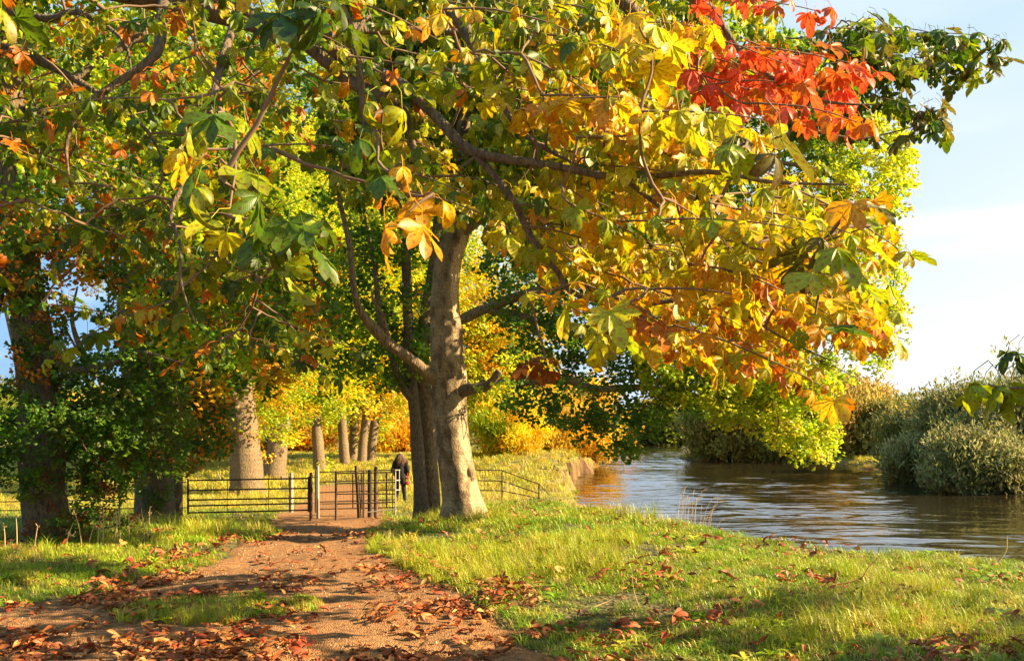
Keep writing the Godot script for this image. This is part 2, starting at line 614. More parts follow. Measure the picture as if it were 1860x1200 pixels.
func tuft(seed_: int, blades: int, h: float, spread: float, wide: float, lean: float) -> ArrayMesh:
	var r := RandomNumberGenerator.new()
	r.seed = seed_
	var mb := MB.new()
	for k in blades:
		var a := r.randf() * TAU
		var q := Vector3(cos(a), 0, sin(a)) * sqrt(r.randf()) * spread
		var yaw := r.randf() * TAU
		var out := Vector3(cos(yaw), 0, sin(yaw))
		var side := Vector3(-out.z, 0, out.x) * wide * r.randf_range(0.7, 1.3) * 0.5
		var l := h * r.randf_range(0.5, 1.25)
		var ln := lean * r.randf_range(0.2, 1.5)
		var g := r.randf_range(0.75, 1.2)
		var col := Color(g * r.randf_range(0.9, 1.25), g, g * 0.9)
		var b := mb.v.size()
		var mid := q + Vector3(0, l * 0.55, 0) + out * l * ln * 0.3
		var tip := q + Vector3(0, l * (1.0 - ln * 0.3), 0) + out * l * ln
		mb.v.append_array([q - side, q + side, mid - side * 0.8, mid + side * 0.8, tip])
		for z in 5: mb.c.append(col)
		mb.ix.append_array([b, b + 2, b + 1, b + 1, b + 2, b + 3, b + 2, b + 4, b + 3])
	return mb.mesh(false)

# a broad-leaved weed: a flat rosette
func weed(seed_: int) -> ArrayMesh:
	var r := RandomNumberGenerator.new()
	r.seed = seed_
	var mb := MB.new()
	for k in 9:
		var t := Transform3D(Basis(Vector3.UP, TAU * k / 9.0 + r.randf_range(-0.3, 0.3)) * Basis(Vector3.RIGHT, r.randf_range(-0.9, -0.35)), Vector3(0, 0.02, 0))
		var l := r.randf_range(0.07, 0.13)
		leaflet(mb, t, l, l * 0.36, 0.9, 0.3, 4, Color(0.9, 1, 0.9), Color(1, 1, 1))
	return mb.mesh()

# ------------------------------------------------------------------ colours of leaves (linear)
const GREEN := Color(0.13, 0.26, 0.012)
const DGREEN := Color(0.075, 0.16, 0.012)
const YGREEN := Color(0.40, 0.53, 0.015)
const LIME := Color(0.64, 0.68, 0.02)
const YELLOW := Color(0.92, 0.72, 0.015)
const GOLD := Color(0.88, 0.50, 0.012)
const ORANGE := Color(0.70, 0.25, 0.012)
const RUST := Color(0.33, 0.10, 0.015)
const RED := Color(0.90, 0.15, 0.055)
const OLIVE := Color(0.20, 0.20, 0.03)
const STRAW := Color(0.42, 0.32, 0.10)

var leaf_mats := {}
func leaf_mat(col: Color, named := "leaf") -> StandardMaterial3D:
	var key := named + col.to_html()
	if not leaf_mats.has(key):
		var m: StandardMaterial3D = M[named].duplicate()
		m.albedo_color = col.linear_to_srgb()
		leaf_mats[key] = m
	return leaf_mats[key]

# ------------------------------------------------------------------ growing twigs
# links every target to the nearest point of the wood grown so far; returns the direction in which each twig ends
func grow_twigs(mb: MB, nodes: PackedVector3Array, targets: Array, r0: float, r1: float, sides := 4, sag := 0.12) -> PackedVector3Array:
	var order := []
	for k in targets.size():
		var best := 1e9
		for q in range(0, nodes.size(), 2):
			best = minf(best, nodes[q].distance_squared_to(targets[k]))
		order.append([best, k])
	order.sort_custom(func(a, b): return a[0] < b[0])
	var dirs := PackedVector3Array()
	dirs.resize(targets.size())
	for e in order:
		var t: Vector3 = targets[e[1]]
		var best := 1e9
		var near := Vector3.ZERO
		for q in nodes:
			var dd := q.distance_squared_to(t)
			if dd < best:
				best = dd
				near = q
		var len := sqrt(best)
		if len < 0.03:
			dirs[e[1]] = Vector3.DOWN
			continue
		var side := Vector3(rng.randf_range(-1, 1), rng.randf_range(-0.4, 1), rng.randf_range(-1, 1)) * len * sag
		var steps := clampi(int(len / 0.12) + 2, 3, 12)
		var pts := PackedVector3Array()
		for k in steps + 1:
			var u := float(k) / steps
			pts.append(near.lerp(t, u) + side * sin(u * PI) + Vector3(rng.randf_range(-1, 1), rng.randf_range(-1, 1), rng.randf_range(-1, 1)) * 0.012 * sin(u * PI))
		var thick := clampf(len / 1.2, 0.35, 1.0)
		mb.tube(pts, radii([lerpf(r1, r0, thick), r1], pts.size()), sides, Color.WHITE, false)
		dirs[e[1]] = (pts[steps] - pts[steps - 1]).normalized()
		for k in range(1, steps + 1):
			nodes.append(pts[k])
	return dirs

func leaf_pose(at: Vector3, out: Vector3, size: float, hang: float) -> Transform3D:
	var z := (Vector3(out.x, 0, out.z).normalized() * rng.randf_range(0.5, 1.0) + Vector3.DOWN * hang * rng.randf_range(0.5, 1.5)).normalized()
	var x := Vector3(rng.randf_range(-0.35, 0.35), 1, rng.randf_range(-0.35, 0.35)).cross(z).normalized()
	var y := z.cross(x)
	return Transform3D(Basis(x, y, z) * Basis.from_scale(Vector3.ONE * size), at)

# ------------------------------------------------------------------ trees
var SPR := {}
var PALM := []
var PALM_FAR := []

func shapes() -> void:
	SPR.maple = [sprig(1, 16, 0.26, 0.22, 0.5, 0.5), sprig(2, 16, 0.24, 0.24, 0.4, 0.5), sprig(3, 18, 0.22, 0.2, 0.6, 0.5)]
	SPR.fine = [sprig(4, 30, 0.17, 0.13, 0.4, 0.5), sprig(5, 30, 0.16, 0.14, 0.3, 0.5)]
	SPR.willow = [sprig(6, 46, 0.21, 0.065, 0.0, 0.5, true), sprig(7, 46, 0.19, 0.075, 0.2, 0.5), sprig(8, 40, 0.24, 0.06, 0.0, 0.45, true)]
	PALM = [palm_leaf(11, 7, 0.55, Color(1.12, 0.95, 0.8), Color(1.0, 0.8, 0.7)), palm_leaf(12, 7, 0.95, Color(1.0, 1.0, 0.9), Color(1.0, 0.85, 0.7), 5), palm_leaf(13, 7, 0.2, Color(1.15, 0.95, 0.8), Color(0.9, 0.6, 0.5)), palm_leaf(14, 7, 1.4, Color(1.3, 0.8, 0.6), Color(0.7, 0.5, 0.4), 5), palm_leaf(17, 7, 0.7, Color(1.4, 0.75, 0.5), Color(0.75, 0.4, 0.35), 6), palm_leaf(18, 7, -0.3, Color(1.05, 1.0, 0.9), Color(1.1, 0.8, 0.6), 7), palm_leaf(19, 7, 0.4, Color(0.9, 1.02, 0.9), Color(1.3, 0.8, 0.5), 6)]
	PALM_FAR = [palm_leaf(15, 3, 0.7, Color(1.1, 0.95, 0.85), Color(1.0, 0.8, 0.7), 5), palm_leaf(16, 3, 1.1, Color(1.0, 1.0, 0.9), Color(1.0, 0.8, 0.7), 6)]

func limb(root: Node3D, pts: Array, rad: Array, material: Material, nodes: PackedVector3Array, sides := 8, called := "limb") -> void:
	var c := curve(pts, 6)
	var mb := MB.new()
	mb.tube(c, radii(rad, c.size()), sides, Color.WHITE, true, barkn, 0.22)
	part(called, mb.mesh(), material, root)
	nodes.append_array(c)

# points in an ellipse of the picture between two depths
func scatter(x0: float, x1: float, y0: float, y1: float, d0: float, d1: float, count: int, clump := 0.0) -> Array:
	var out := []
	var tries := 0
	while out.size() < count and tries < count * 40:
		tries += 1
		var u := rng.randf_range(-1, 1)
		var w := rng.randf_range(-1, 1)
		if pow(absf(u), 3.0) + pow(absf(w), 3.0) > 1.0: continue
		var p := P(lerpf(x0, x1, u * 0.5 + 0.5), lerpf(y0, y1, w * 0.5 + 0.5), rng.randf_range(d0, d1))
		if clump > 0.0 and hum.get_noise_3d(p.x * 12.0, p.y * 12.0, p.z * 12.0) < clump * 2.0 - 0.6 + rng.randf_range(-0.15, 0.15): continue
		out.append(p)
	return out

func px_of(p: Vector3) -> Vector2:
	return Vector2(930.0 + p.x / -p.z * F, 775.0 - (p.y - EYE) / -p.z * F)

# sprays of small leaves: points, palette, size
func sprays(root: Node3D, kind: String, groups: Array) -> void:
	var sets := []
	var cols := []
	for k in SPR[kind].size():
		sets.append([])
		cols.append(PackedColorArray())
	for g in groups:
		for p in g[0]:
			var k: int = rng.randi() % sets.size()
			var b := Basis(Vector3.UP, rng.randf() * TAU) * Basis(Vector3.RIGHT, rng.randf_range(-0.4, 0.4)) * Basis.from_scale(Vector3.ONE * g[2] * rng.randf_range(0.7, 1.3))
			sets[k].append(Transform3D(b, p))
			cols[k].append(jit(pick(g[1]), 0.25))
	var crown := Node3D.new()
	crown.name = "crown"
	root.add_child(crown, true)
	crown.set_meta("kind", "stuff")
	for k in sets.size():
		if sets[k].size():
			multi("foliage", SPR[kind][k], M.small_leaf, sets[k], cols[k], crown)

# a whole tree or shrub: base point, crown ellipsoid made of clumps
func blob_tree(called: String, label: String, cat: String, base: Vector3, trunk_r: float, bark: Material, centre: Vector3, rad: Vector3, clumps: int, per: int, palette: Array, kind: String, size: float, group := "", spread := 0.26) -> Node3D:
	var root := thing(called, label, cat, base, group)
	var nodes := PackedVector3Array()
	var cs := []
	for k in clumps:
		var q := Vector3(rng.randfn(), rng.randfn(), rng.randfn()).normalized() * pow(rng.randf(), 0.42)
		cs.append(centre + q * rad)
	if trunk_r > 0.0:
		var top := centre + Vector3(rng.randf_range(-0.1, 0.1) * rad.x, rad.y * 0.3, 0)
		var foot := base + Vector3.DOWN * 0.25
		var sway := Vector3(rng.randf_range(-1, 1), 0, rng.randf_range(-1, 1)) * trunk_r * 0.4
		var pts := [foot, base + Vector3.UP * 0.35, base.lerp(top, 0.33) + sway, base.lerp(top, 0.66) - sway, top]
		var c := curve(pts, 8)
		var mb := MB.new()
		mb.tube(c, radii([trunk_r * 1.55, trunk_r * 1.1, trunk_r * 0.85, trunk_r * 0.5, trunk_r * 0.1], c.size()), 22, Color.WHITE, false, barkn, 0.2)
		part("trunk", mb.mesh(), bark, root)
		for k in mini(9, clumps):
			var a: Vector3 = c[rng.randi_range(int(c.size() * 0.35), int(c.size() * 0.85))]
			var e: Vector3 = cs[k]
			limb(root, [a, a.lerp(e, 0.5) + Vector3.UP * a.distance_to(e) * rng.randf_range(0.0, 0.15), e], [trunk_r * 0.33, trunk_r * 0.2, trunk_r * 0.06], bark, nodes, 6)
	else:
		var mb := MB.new()
		for k in mini(26, clumps):
			var e: Vector3 = cs[k]
			var a := base + Vector3(rng.randf_range(-0.3, 0.3) * rad.x, -0.2, rng.randf_range(-0.3, 0.3) * rad.z)
			var tip := e + Vector3(rng.randf_range(-0.15, 0.15) * rad.x, rng.randf_range(0.15, 0.5) * rad.y, 0)
			var c := curve([a, a.lerp(e, 0.5) + Vector3.UP * 0.15 * rad.y, e, tip], 4)
			mb.tube(c, radii([0.05, 0.03, 0.02, 0.006], c.size()), 5)
		part("stems", mb.mesh(), bark, root, "stuff")
	var groups := []
	for q in cs:
		var pts := []
		for k in per:
			pts.append(q + Vector3(rng.randfn(), rng.randfn() * 0.8, rng.randfn()) * rad * spread)
		# each clump keeps to a few of the crown's colours
		groups.append([pts, [pick(palette), pick(palette)], size])
	sprays(root, kind, groups)
	return root

func G(px: float, d: float) -> Vector3:
	var x := (px - 930.0) / F * d
	return Vector3(x, ground_h(x, d), -d)

func foreground_chestnut() -> void:
	var base := Vector3(-6.2, ground_h(-6.2, 3.6), -3.6)
	var root := thing("chestnut_tree", "old horse chestnut with big fan leaves in green, yellow, orange and red overhead", "tree", base)
	var nodes := PackedVector3Array()
	var bk: Material = M.bark_dark_shaded
	var fork := Vector3(-5.9, 4.1, -4.2)
	limb(root, [base + Vector3.DOWN * 0.2, base + Vector3(0, 0.6, 0), base + Vector3(0.1, 2.2, -0.3), fork, Vector3(-5.6, 6.2, -4.6), Vector3(-4.9, 8.5, -5.2), Vector3(-4.2, 10.2, -5.6)], [0.62, 0.5, 0.45, 0.42, 0.3, 0.2, 0.08], bk, PackedVector3Array(), 16, "trunk")
	var high := Vector3(-5.5, 6.4, -4.7)
	limb(root, [fork, Vector3(-4.4, 5.1, -6.6), P(270, -10, 8.0), P(430, 28, 8.0), P(540, 70, 7.8), P(650, 115, 7.6), P(735, 160, 7.3), P(800, 220, 7.0), P(860, 275, 6.8), P(1000, 300, 6.4), P(1130, 322, 6.1), P(1290, 312, 5.8), P(1400, 330, 5.6), P(1540, 335, 5.3)], [0.2, 0.14, 0.115, 0.10, 0.08, 0.062, 0.05, 0.042, 0.036, 0.028, 0.022, 0.016, 0.011, 0.005], bk, nodes, 10)
	limb(root, [P(540, 70, 7.8), P(640, 52, 8.2), P(720, 55, 8.4), P(870, 62, 8.4), P(960, 85, 8.3), P(1010, 110, 8.2), P(1026, 190, 8.1)], [0.06, 0.05, 0.04, 0.03, 0.02, 0.014, 0.008], bk, nodes)
	limb(root, [high, P(420, -230, 7.6), P(700, -120, 7.9), P(805, 5, 7.8), P(850, 60, 7.7), P(864, 115, 7.6), P(905, 180, 7.4), P(960, 250, 7.2), P(1050, 300, 7.0)], [0.16, 0.12, 0.085, 0.06, 0.05, 0.04, 0.03, 0.02, 0.008], bk, nodes)
	limb(root, [P(420, -230, 7.6), P(560, -60, 7.1), P(625, 30, 7.0), P(652, 130, 7.0), P(662, 220, 7.0), P(690, 300, 7.0), P(742, 400, 6.9)], [0.06, 0.05, 0.04, 0.03, 0.022, 0.014, 0.006], bk, nodes)
	limb(root, [P(560, 80, 7.7), P(640, 150, 7.6), P(720, 190, 7.4), P(745, 240, 7.3), P(760, 330, 7.2)], [0.07, 0.06, 0.045, 0.03, 0.008], bk, nodes)
	limb(root, [P(300, 5, 8.0), P(292, 40, 7.5), P(289, 80, 7.3), P(270, 112, 7.2), P(190, 165, 7.1), P(140, 205, 7.0), P(120, 270, 7.0), P(128, 340, 7.0)], [0.06, 0.05, 0.042, 0.036, 0.026, 0.02, 0.013, 0.006], bk, nodes)
	limb(root, [Vector3(-5.7, 5.0, -4.5), P(-150, 20, 7.6), P(0, 85, 8.0), P(90, 120, 8.0), P(175, 168, 7.9), P(260, 230, 7.8), P(300, 300, 7.7)], [0.09, 0.06, 0.042, 0.034, 0.025, 0.016, 0.006], bk, nodes)
	limb(root, [Vector3(-5.6, 5.8, -4.6), P(-200, -60, 8.6), P(60, 30, 8.8), P(140, 22, 8.6), P(220, 70, 8.4), P(238, 130, 8.3)], [0.08, 0.05, 0.035, 0.028, 0.018, 0.006], bk, nodes)
	limb(root, [P(430, 28, 8.0), P(400, 120, 7.2), P(378, 220, 6.8), P(362, 290, 6.5), P(330, 340, 6.3), P(310, 390, 6.2), P(326, 440, 6.1), P(330, 520, 6.0), P(356, 590, 6.0)], [0.04, 0.032, 0.026, 0.022, 0.018, 0.014, 0.011, 0.008, 0.004], bk, nodes)
	limb(root, [high, P(500, -420, 7.2), P(1000, -150, 6.9), P(1180, -50, 6.9), P(1290, 15, 6.8), P(1320, 60, 6.7), P(1362, 110, 6.6), P(1450, 172, 6.4), P(1530, 188, 6.3), P(1595, 190, 6.2)], [0.14, 0.10, 0.06, 0.045, 0.034, 0.026, 0.02, 0.014, 0.009, 0.004], bk, nodes)
	limb(root, [Vector3(-4.9, 8.0, -5.2), P(600, -420, 9.0), P(1000, -120, 9.6), P(1250, 110, 10.0), P(1380, 165, 10.1), P(1500, 145, 10.2), P(1560, 100, 10.3), P(1620, 68, 10.4), P(1665, 66, 10.5), P(1715, 72, 10.5)], [0.12, 0.10, 0.08, 0.06, 0.05, 0.036, 0.026, 0.018, 0.010, 0.003], bk, nodes)
	limb(root, [P(1500, 145, 10.2), P(1590, 120, 10.2), P(1650, 128, 10.2), P(1690, 140, 10.2)], [0.02, 0.016, 0.01, 0.005], bk, nodes)
	limb(root, [P(1250, 110, 10.0), P(1420, 215, 10.0), P(1540, 250, 10.0), P(1600, 245, 10.0), P(1660, 230, 10.0)], [0.035, 0.025, 0.016, 0.01, 0.005], bk, nodes)
	limb(root, [P(860, 275, 6.8), P(930, 360, 6.7), P(970, 440, 6.6), P(1010, 490, 6.5), P(1048, 535, 6.5), P(1160, 552, 6.3), P(1240, 545, 6.2), P(1330, 560, 6.0), P(1420, 612, 5.9), P(1510, 655, 5.8)], [0.032, 0.028, 0.026, 0.024, 0.02, 0.016, 0.014, 0.011, 0.008, 0.004], bk, nodes)
	limb(root, [P(1130, 322, 6.1), P(1230, 395, 6.0), P(1300, 412, 5.9), P(1380, 430, 5.8), P(1480, 440, 5.4), P(1580, 410, 4.8)], [0.018, 0.014, 0.012, 0.01, 0.007, 0.004], bk, nodes)
	# where the leaves are: x0 x1 y0 y1 d0 d1, twigs, leaves a twig, colours, size, clumping
	var lit := [YGREEN, LIME, YELLOW, GOLD, YGREEN, GREEN, ORANGE]
	var regions := [
		[540, 1160, -30, 390, 5.6, 8.8, 96, 4, [YGREEN, GREEN, YGREEN, LIME, GREEN, LIME, YELLOW, LIME, YGREEN, GOLD], 0.84],
		[930, 1440, 190, 490, 5.0, 9.4, 135, 4, [LIME, LIME, YELLOW, YGREEN, LIME, YELLOW, YGREEN, LIME, GOLD], 0.88],
		[900, 1160, -20, 220, 5.2, 7.2, 38, 4, [LIME, YELLOW, YELLOW, YGREEN, GOLD], 0.98],
		[1090, 1490, 430, 630, 5.2, 8.4, 84, 4, [GOLD, YELLOW, YELLOW, GOLD, LIME, YELLOW, LIME, ORANGE], 0.88],
		[1160, 1440, 400, 560, 8.2, 10.6, 70, 4, [GOLD, YELLOW, LIME, YELLOW, YGREEN], 1.05],
		[1130, 1270, -40, 110, 6.2, 6.9, 10, 4, [RED, RED, Color(0.9, 0.22, 0.05), ORANGE], 0.85],
		[1250, 1400, 70, 200, 6.0, 6.6, 10, 4, [RED, RED, Color(0.9, 0.22, 0.05), ORANGE], 0.92],
		[-60, 640, -40, 420, 5.8, 9.5, 150, 4, [GREEN, GREEN, YGREEN, LIME, YGREEN, GREEN, GREEN, ORANGE], 0.78],
		[60, 620, 380, 640, 6.2, 10.0, 44, 4, [GREEN, DGREEN, YGREEN, ORANGE, GREEN, LIME], 0.78],
		[900, 1150, 400, 580, 6.0, 7.5, 24, 3, [LIME, GOLD, LIME, YGREEN, YELLOW], 0.9],
		[960, 1040, 640, 662, 6.0, 6.3, 2, 3, [RUST, ORANGE], 0.7],
		[1340, 1600, -20, 260, 9.6, 10.8, 66, 4, [GREEN, GREEN, YGREEN, DGREEN, OLIVE], 1.0],
		[1560, 1690, 30, 130, 10.0, 10.8, 18, 4, [GREEN, GREEN, OLIVE, YGREEN], 1.1],
		[1640, 1710, 180, 265, 10.0, 10.2, 4, 4, [GREEN, OLIVE], 1.15],
		[-500, 1300, -560, -10, 5.0, 10.0, 80, 4, lit, 1.3],
		[-900, -60, -300, 560, 4.5, 8.0, 40, 4, [GREEN, YGREEN, GOLD], 1.3],
		# single sprays close to the eye
		[535, 600, 10, 70, 3.7, 3.9, 2, 3, [GREEN, DGREEN], 1.25],
		[400, 460, 320, 350, 3.9, 4.1, 2, 2, [GREEN, YGREEN], 1.2],
		[490, 590, 400, 480, 4.1, 4.3, 3, 3, [GREEN, YGREEN, GREEN], 1.25],
		[360, 430, 180, 210, 4.6, 5.0, 2, 2, [GREEN, YGREEN], 1.2],
		[390, 440, 390, 420, 4.6, 4.8, 1, 3, [LIME], 1.1],
		[640, 720, 200, 300, 4.6, 5.0, 3, 2, [LIME, GREEN, YGREEN], 1.15],
		[700, 790, 280, 400, 4.4, 4.8, 4, 2, [YELLOW, ORANGE, GOLD], 1.1],
		[340, 380, 240, 270, 5.5, 5.8, 1, 3, [YELLOW], 1.0],
		[1560, 1600, 350, 380, 4.2, 4.4, 1, 3, [GOLD, OLIVE], 1.2],
		[1470, 1590, 410, 490, 4.3, 4.7, 4, 2, [YGREEN, LIME, OLIVE], 1.05],
		[1300, 1370, 250, 300, 4.4, 4.8, 3, 2, [YGREEN, OLIVE], 1.2],
		[1480, 1540, 555, 590, 4.6, 4.8, 1, 2, [GREEN, YGREEN], 1.0],
		[1050, 1110, 560, 620, 4.8, 5.2, 3, 2, [LIME, YGREEN], 1.2],
		[1140, 1200, 40, 90, 4.8, 5.2, 3, 3, [YELLOW, LIME], 1.2],
	]
	var targets := []
	var owner_ := []
	for g in regions:
		var many: bool = g[6] > 8
		for p in scatter(g[0], g[1], g[2], g[3], g[4], g[5], int(ceil(g[6] * 0.42)) if many else g[6], 0.15 if many else 0.0):
			targets.append(p)
			owner_.append(g)
	var mb := MB.new()
	var dirs := grow_twigs(mb, nodes, targets, 0.02, 0.006, 5)
	var all := []
	for k in targets.size():
		var g: Array = owner_[k]
		var knots := [targets[k]]
		var way := dirs[k]
		if g[6] > 8:
			# a spray: leaves stand in pairs along a twig that sweeps outwards and sags
			var a := rng.randf_range(-0.8, 0.8) if g[0] > 500 or rng.randf() < 0.4 else rng.randf_range(2.3, 4.0)
			way = Vector3(cos(a), rng.randf_range(-0.35, 0.12), sin(a)).normalized()
			var q: Vector3 = targets[k]
			var pts := PackedVector3Array([q])
			for i in rng.randi_range(5, 8):
				way = (way + Vector3(rng.randf_range(-0.12, 0.12), -0.05, rng.randf_range(-0.12, 0.12))).normalized()
				q += way * rng.randf_range(0.08, 0.14)
				pts.append(q)
				knots.append(q)
			mb.tube(pts, radii([0.0075, 0.003], pts.size()), 4, Color.WHITE, false)
		for i in knots.size():
			var yaw := rng.randf() * TAU
			var n_leaf: int = g[7] if knots.size() == 1 else (3 if i == knots.size() - 1 else rng.randi_range(1, 2))
			var side := way.cross(Vector3.UP).normalized()
			for q in n_leaf:
				var a: float = yaw + TAU * q / n_leaf + rng.randf_range(-0.4, 0.4)
				var out: Vector3 = (Vector3(cos(a), 0, sin(a)) + way * 0.6).normalized()
				if knots.size() > 1 and i < knots.size() - 1:
					out = (side * (1.0 if (q + i) % 2 == 0 else -1.0) + way * rng.randf_range(0.1, 0.9) + Vector3(0, rng.randf_range(-0.3, 0.3), 0)).normalized()
				var size: float = g[9] * rng.randf_range(0.55, 1.12) * (0.92 if knots.size() > 1 else 1.0)
				var t := leaf_pose(knots[i] + out * 0.12 * size + Vector3(0, rng.randf_range(-0.06, 0.03), 0), out, size, rng.randf_range(0.25, 1.1))
				var s := px_of(t.origin)
				var seen := s.x > -40 and s.x < 1900 and s.y > -40 and s.y < 1240
				all.append([(size / -t.origin.z) if seen else 0.0, t, pick(g[8])])
	part("twigs", mb.mesh(), M.twig, root, "stuff")
	all.sort_custom(func(a, b): return a[0] > b[0])
	var sets := []
	var cols := []
	for k in PALM.size():
		sets.append([])
		cols.append(PackedColorArray())
	for k in all.size():
		var shape := rng.randi() % PALM.size()
		if k < 300:
			var o := part("leaf", PALM[shape], leaf_mat(all[k][2]), root)
			o.transform = Transform3D(all[k][1].basis, all[k][1].origin - root.position)
		else:
			sets[shape].append(all[k][1])
			cols[shape].append(jit(all[k][2], 0.22))
	var crown := Node3D.new()
	crown.name = "crown"
	root.add_child(crown, true)
	crown.set_meta("kind", "stuff")
	for k in PALM.size():
		multi("foliage", PALM[k], M.leaf, sets[k], cols[k], crown)
	print("foreground leaves ", all.size())

func right_chestnut() -> void:
	# stands outside the frame; one drooping twig and its shade reach into the picture
	var base := Vector3(9.6, ground_h(9.6, 3.6), -3.6)
	var root := thing("chestnut_tree", "chestnut beyond the right edge, one twig of dark leaves hanging into view", "tree", base)
	var nodes := PackedVector3Array()
	var bk: Material = M.bark_dark_shaded
	limb(root, [base + Vector3.DOWN * 0.2, base + Vector3.UP * 0.5, base + Vector3(0.1, 2.0, -0.1), base + Vector3(-0.1, 3.6, -0.2), base + Vector3(0.1, 5.6, -0.2)], [0.42, 0.33, 0.28, 0.2, 0.05], bk, nodes, 14, "trunk")
	limb(root, [base + Vector3(0, 2.6, -0.1), Vector3(7.6, 4.4, -4.0), Vector3(5.2, 4.3, -4.0), Vector3(3.6, 3.1, -4.0), P(1985, 620, 4.0), P(1920, 690, 4.0), P(1850, 704, 4.0)], [0.12, 0.08, 0.05, 0.03, 0.012, 0.008, 0.003], bk, nodes)
	limb(root, [base + Vector3(0, 2.9, -0.1), Vector3(8.0, 4.2, -5.4), Vector3(6.6, 4.6, -6.8)], [0.12, 0.07, 0.02], bk, nodes)
	limb(root, [base + Vector3(0, 2.4, -0.1), Vector3(10.8, 3.6, -5.5), Vector3(11.4, 4.0, -7.2)], [0.1, 0.06, 0.02], bk, nodes)
	var xs := []
	var cols := PackedColorArray()
	var targets := []
	for k in 900:
		var p := Vector3(rng.randf_range(5.6, 13.0), rng.randf_range(1.7, 5.3), -rng.randf_range(2.4, 7.9))
		if ((p - Vector3(9.3, 3.4, -5.2)) / Vector3(3.9, 1.9, 2.9)).length() > 1.0 or hum.get_noise_3d(p.x * 7.0, p.y * 9.0, p.z * 9.0) < -0.10: continue
		targets.append(p)
		for q in 4:
			var a := rng.randf() * TAU
			var out := Vector3(cos(a), 0, sin(a))
			xs.append(leaf_pose(p + out * 0.13, out, rng.randf_range(1.1, 1.6), 0.7))
			cols.append(jit(pick([GREEN, YGREEN, GOLD, LIME]), 0.2))
	# leaves along the drooping limb, up to where it comes into view
	for k in 46:
		var u := rng.randf()
		var p := Vector3(5.6, 4.35, -4.0).lerp(Vector3(2.75, 2.35, -4.0), u) + Vector3(rng.randf_range(-0.2, 0.2), rng.randf_range(-0.3, 0.25) + 0.4 * sin(u * PI), rng.randf_range(-0.3, 0.3))
		var a := rng.randf() * TAU
		xs.append(leaf_pose(p, Vector3(cos(a), 0, sin(a)), rng.randf_range(0.8, 1.1), 0.7))
		cols.append(jit(pick([GREEN, YGREEN, LIME]), 0.2))
	var mb := MB.new()
	var seen := [P(1850, 704, 4.0), P(1800, 700, 4.05), P(1868, 640, 4.0)]
	grow_twigs(mb, nodes, targets + seen, 0.012, 0.0035, 5)
	part("twigs", mb.mesh(), M.twig, root, "stuff")
	multi("crown", PALM_FAR[0], M.leaf, xs, cols, root)
	for k in 3:
		for q in 3:
			var a := PI + 0.5 + 1.1 * q
			var out := Vector3(cos(a), 0, sin(a))
			var o := part("leaf", PALM[(k + q) % 4], leaf_mat([YGREEN, YGREEN, DGREEN][k]), root)
			var t := leaf_pose(seen[k] + out * 0.08, out, 0.85 if k < 2 else 0.6, 0.55)
			o.transform = Transform3D(t.basis, t.origin - root.position)

# the mottled trunk in the middle
func trunk_mesh(pts: Array, rad: Array, sides: int, per: int, stain: FastNoiseLite, pale: Array) -> ArrayMesh:
	var c := curve(pts, per)
	var r := radii(rad, c.size())
	var mb := MB.new()
	var fine := FastNoiseLite.new()
	fine.frequency = 5.0
	fine.seed = 77
	for k in c.size():
		var t := (c[mini(k + 1, c.size() - 1)] - c[maxi(k - 1, 0)]).normalized()
		var u := Vector3(0, 0, 1)
		u = (u - t * u.dot(t)).normalized()
		var w := t.cross(u)
		for s in sides:
			var a := TAU * s / sides
			var dir := u * cos(a) + w * sin(a)
			var q := c[k] + dir * r[k]
			var h := q.y
			# buttresses at the foot, lumps higher up
			var rr := r[k] * (1.0 + 0.16 * sin(a * 5.0 + 0.7) * exp(-maxf(h, 0.0) * 2.2) + 0.10 * barkn.get_noise_3d(q.x * 0.6, q.y * 0.25, q.z * 0.6) + 0.06 * absf(barkn.get_noise_3d(q.x * 3.0, q.y * 0.8, q.z * 3.0)))
			var col := Color(0.42, 0.33, 0.22).lerp(Color(0.25, 0.18, 0.115), smoothstep(-0.1, 0.35, stain.get_noise_3d(q.x, q.y * 0.45, q.z)))
			var fl := fine.get_noise_3d(q.x, q.y * 0.6, q.z)
			col = col.lerp(Color(0.58, 0.46, 0.32), smoothstep(0.12, 0.3, fl) * 0.8)
			col = col.lerp(Color(0.14, 0.085, 0.05), smoothstep(0.15, 0.32, -fl) * 0.7)
			for e in pale:
				# where the bark has come off: height, half-height, angle, half-angle
				var da: float = absf(wrapf(a - e[2] - (h - e[0]) * e[4], -PI, PI)) / e[3]
				var dh: float = absf(h - e[0]) / e[1]
				var bare := 1.0 - sqrt(da * da + dh * dh) + stain.get_noise_3d(q.x * 2.0, q.y * 2.0, q.z * 2.0) * 0.5
				var on := smoothstep(0.0, 0.06, bare)
				col = col.lerp(Color(0.66, 0.52, 0.36), on)
				rr -= 0.018 * on
			mb.v.append(c[k] + dir * rr)
			mb.c.append(col)
	for k in c.size() - 1:
		for s in sides:
			var p := k * sides + s
			var q := k * sides + (s + 1) % sides
			mb.ix.append_array([p, p + sides, q, q, p + sides, q + sides])
	var st := SurfaceTool.new()
	st.create_from(mb.mesh(false), 0)
	st.generate_normals()
	return st.commit()

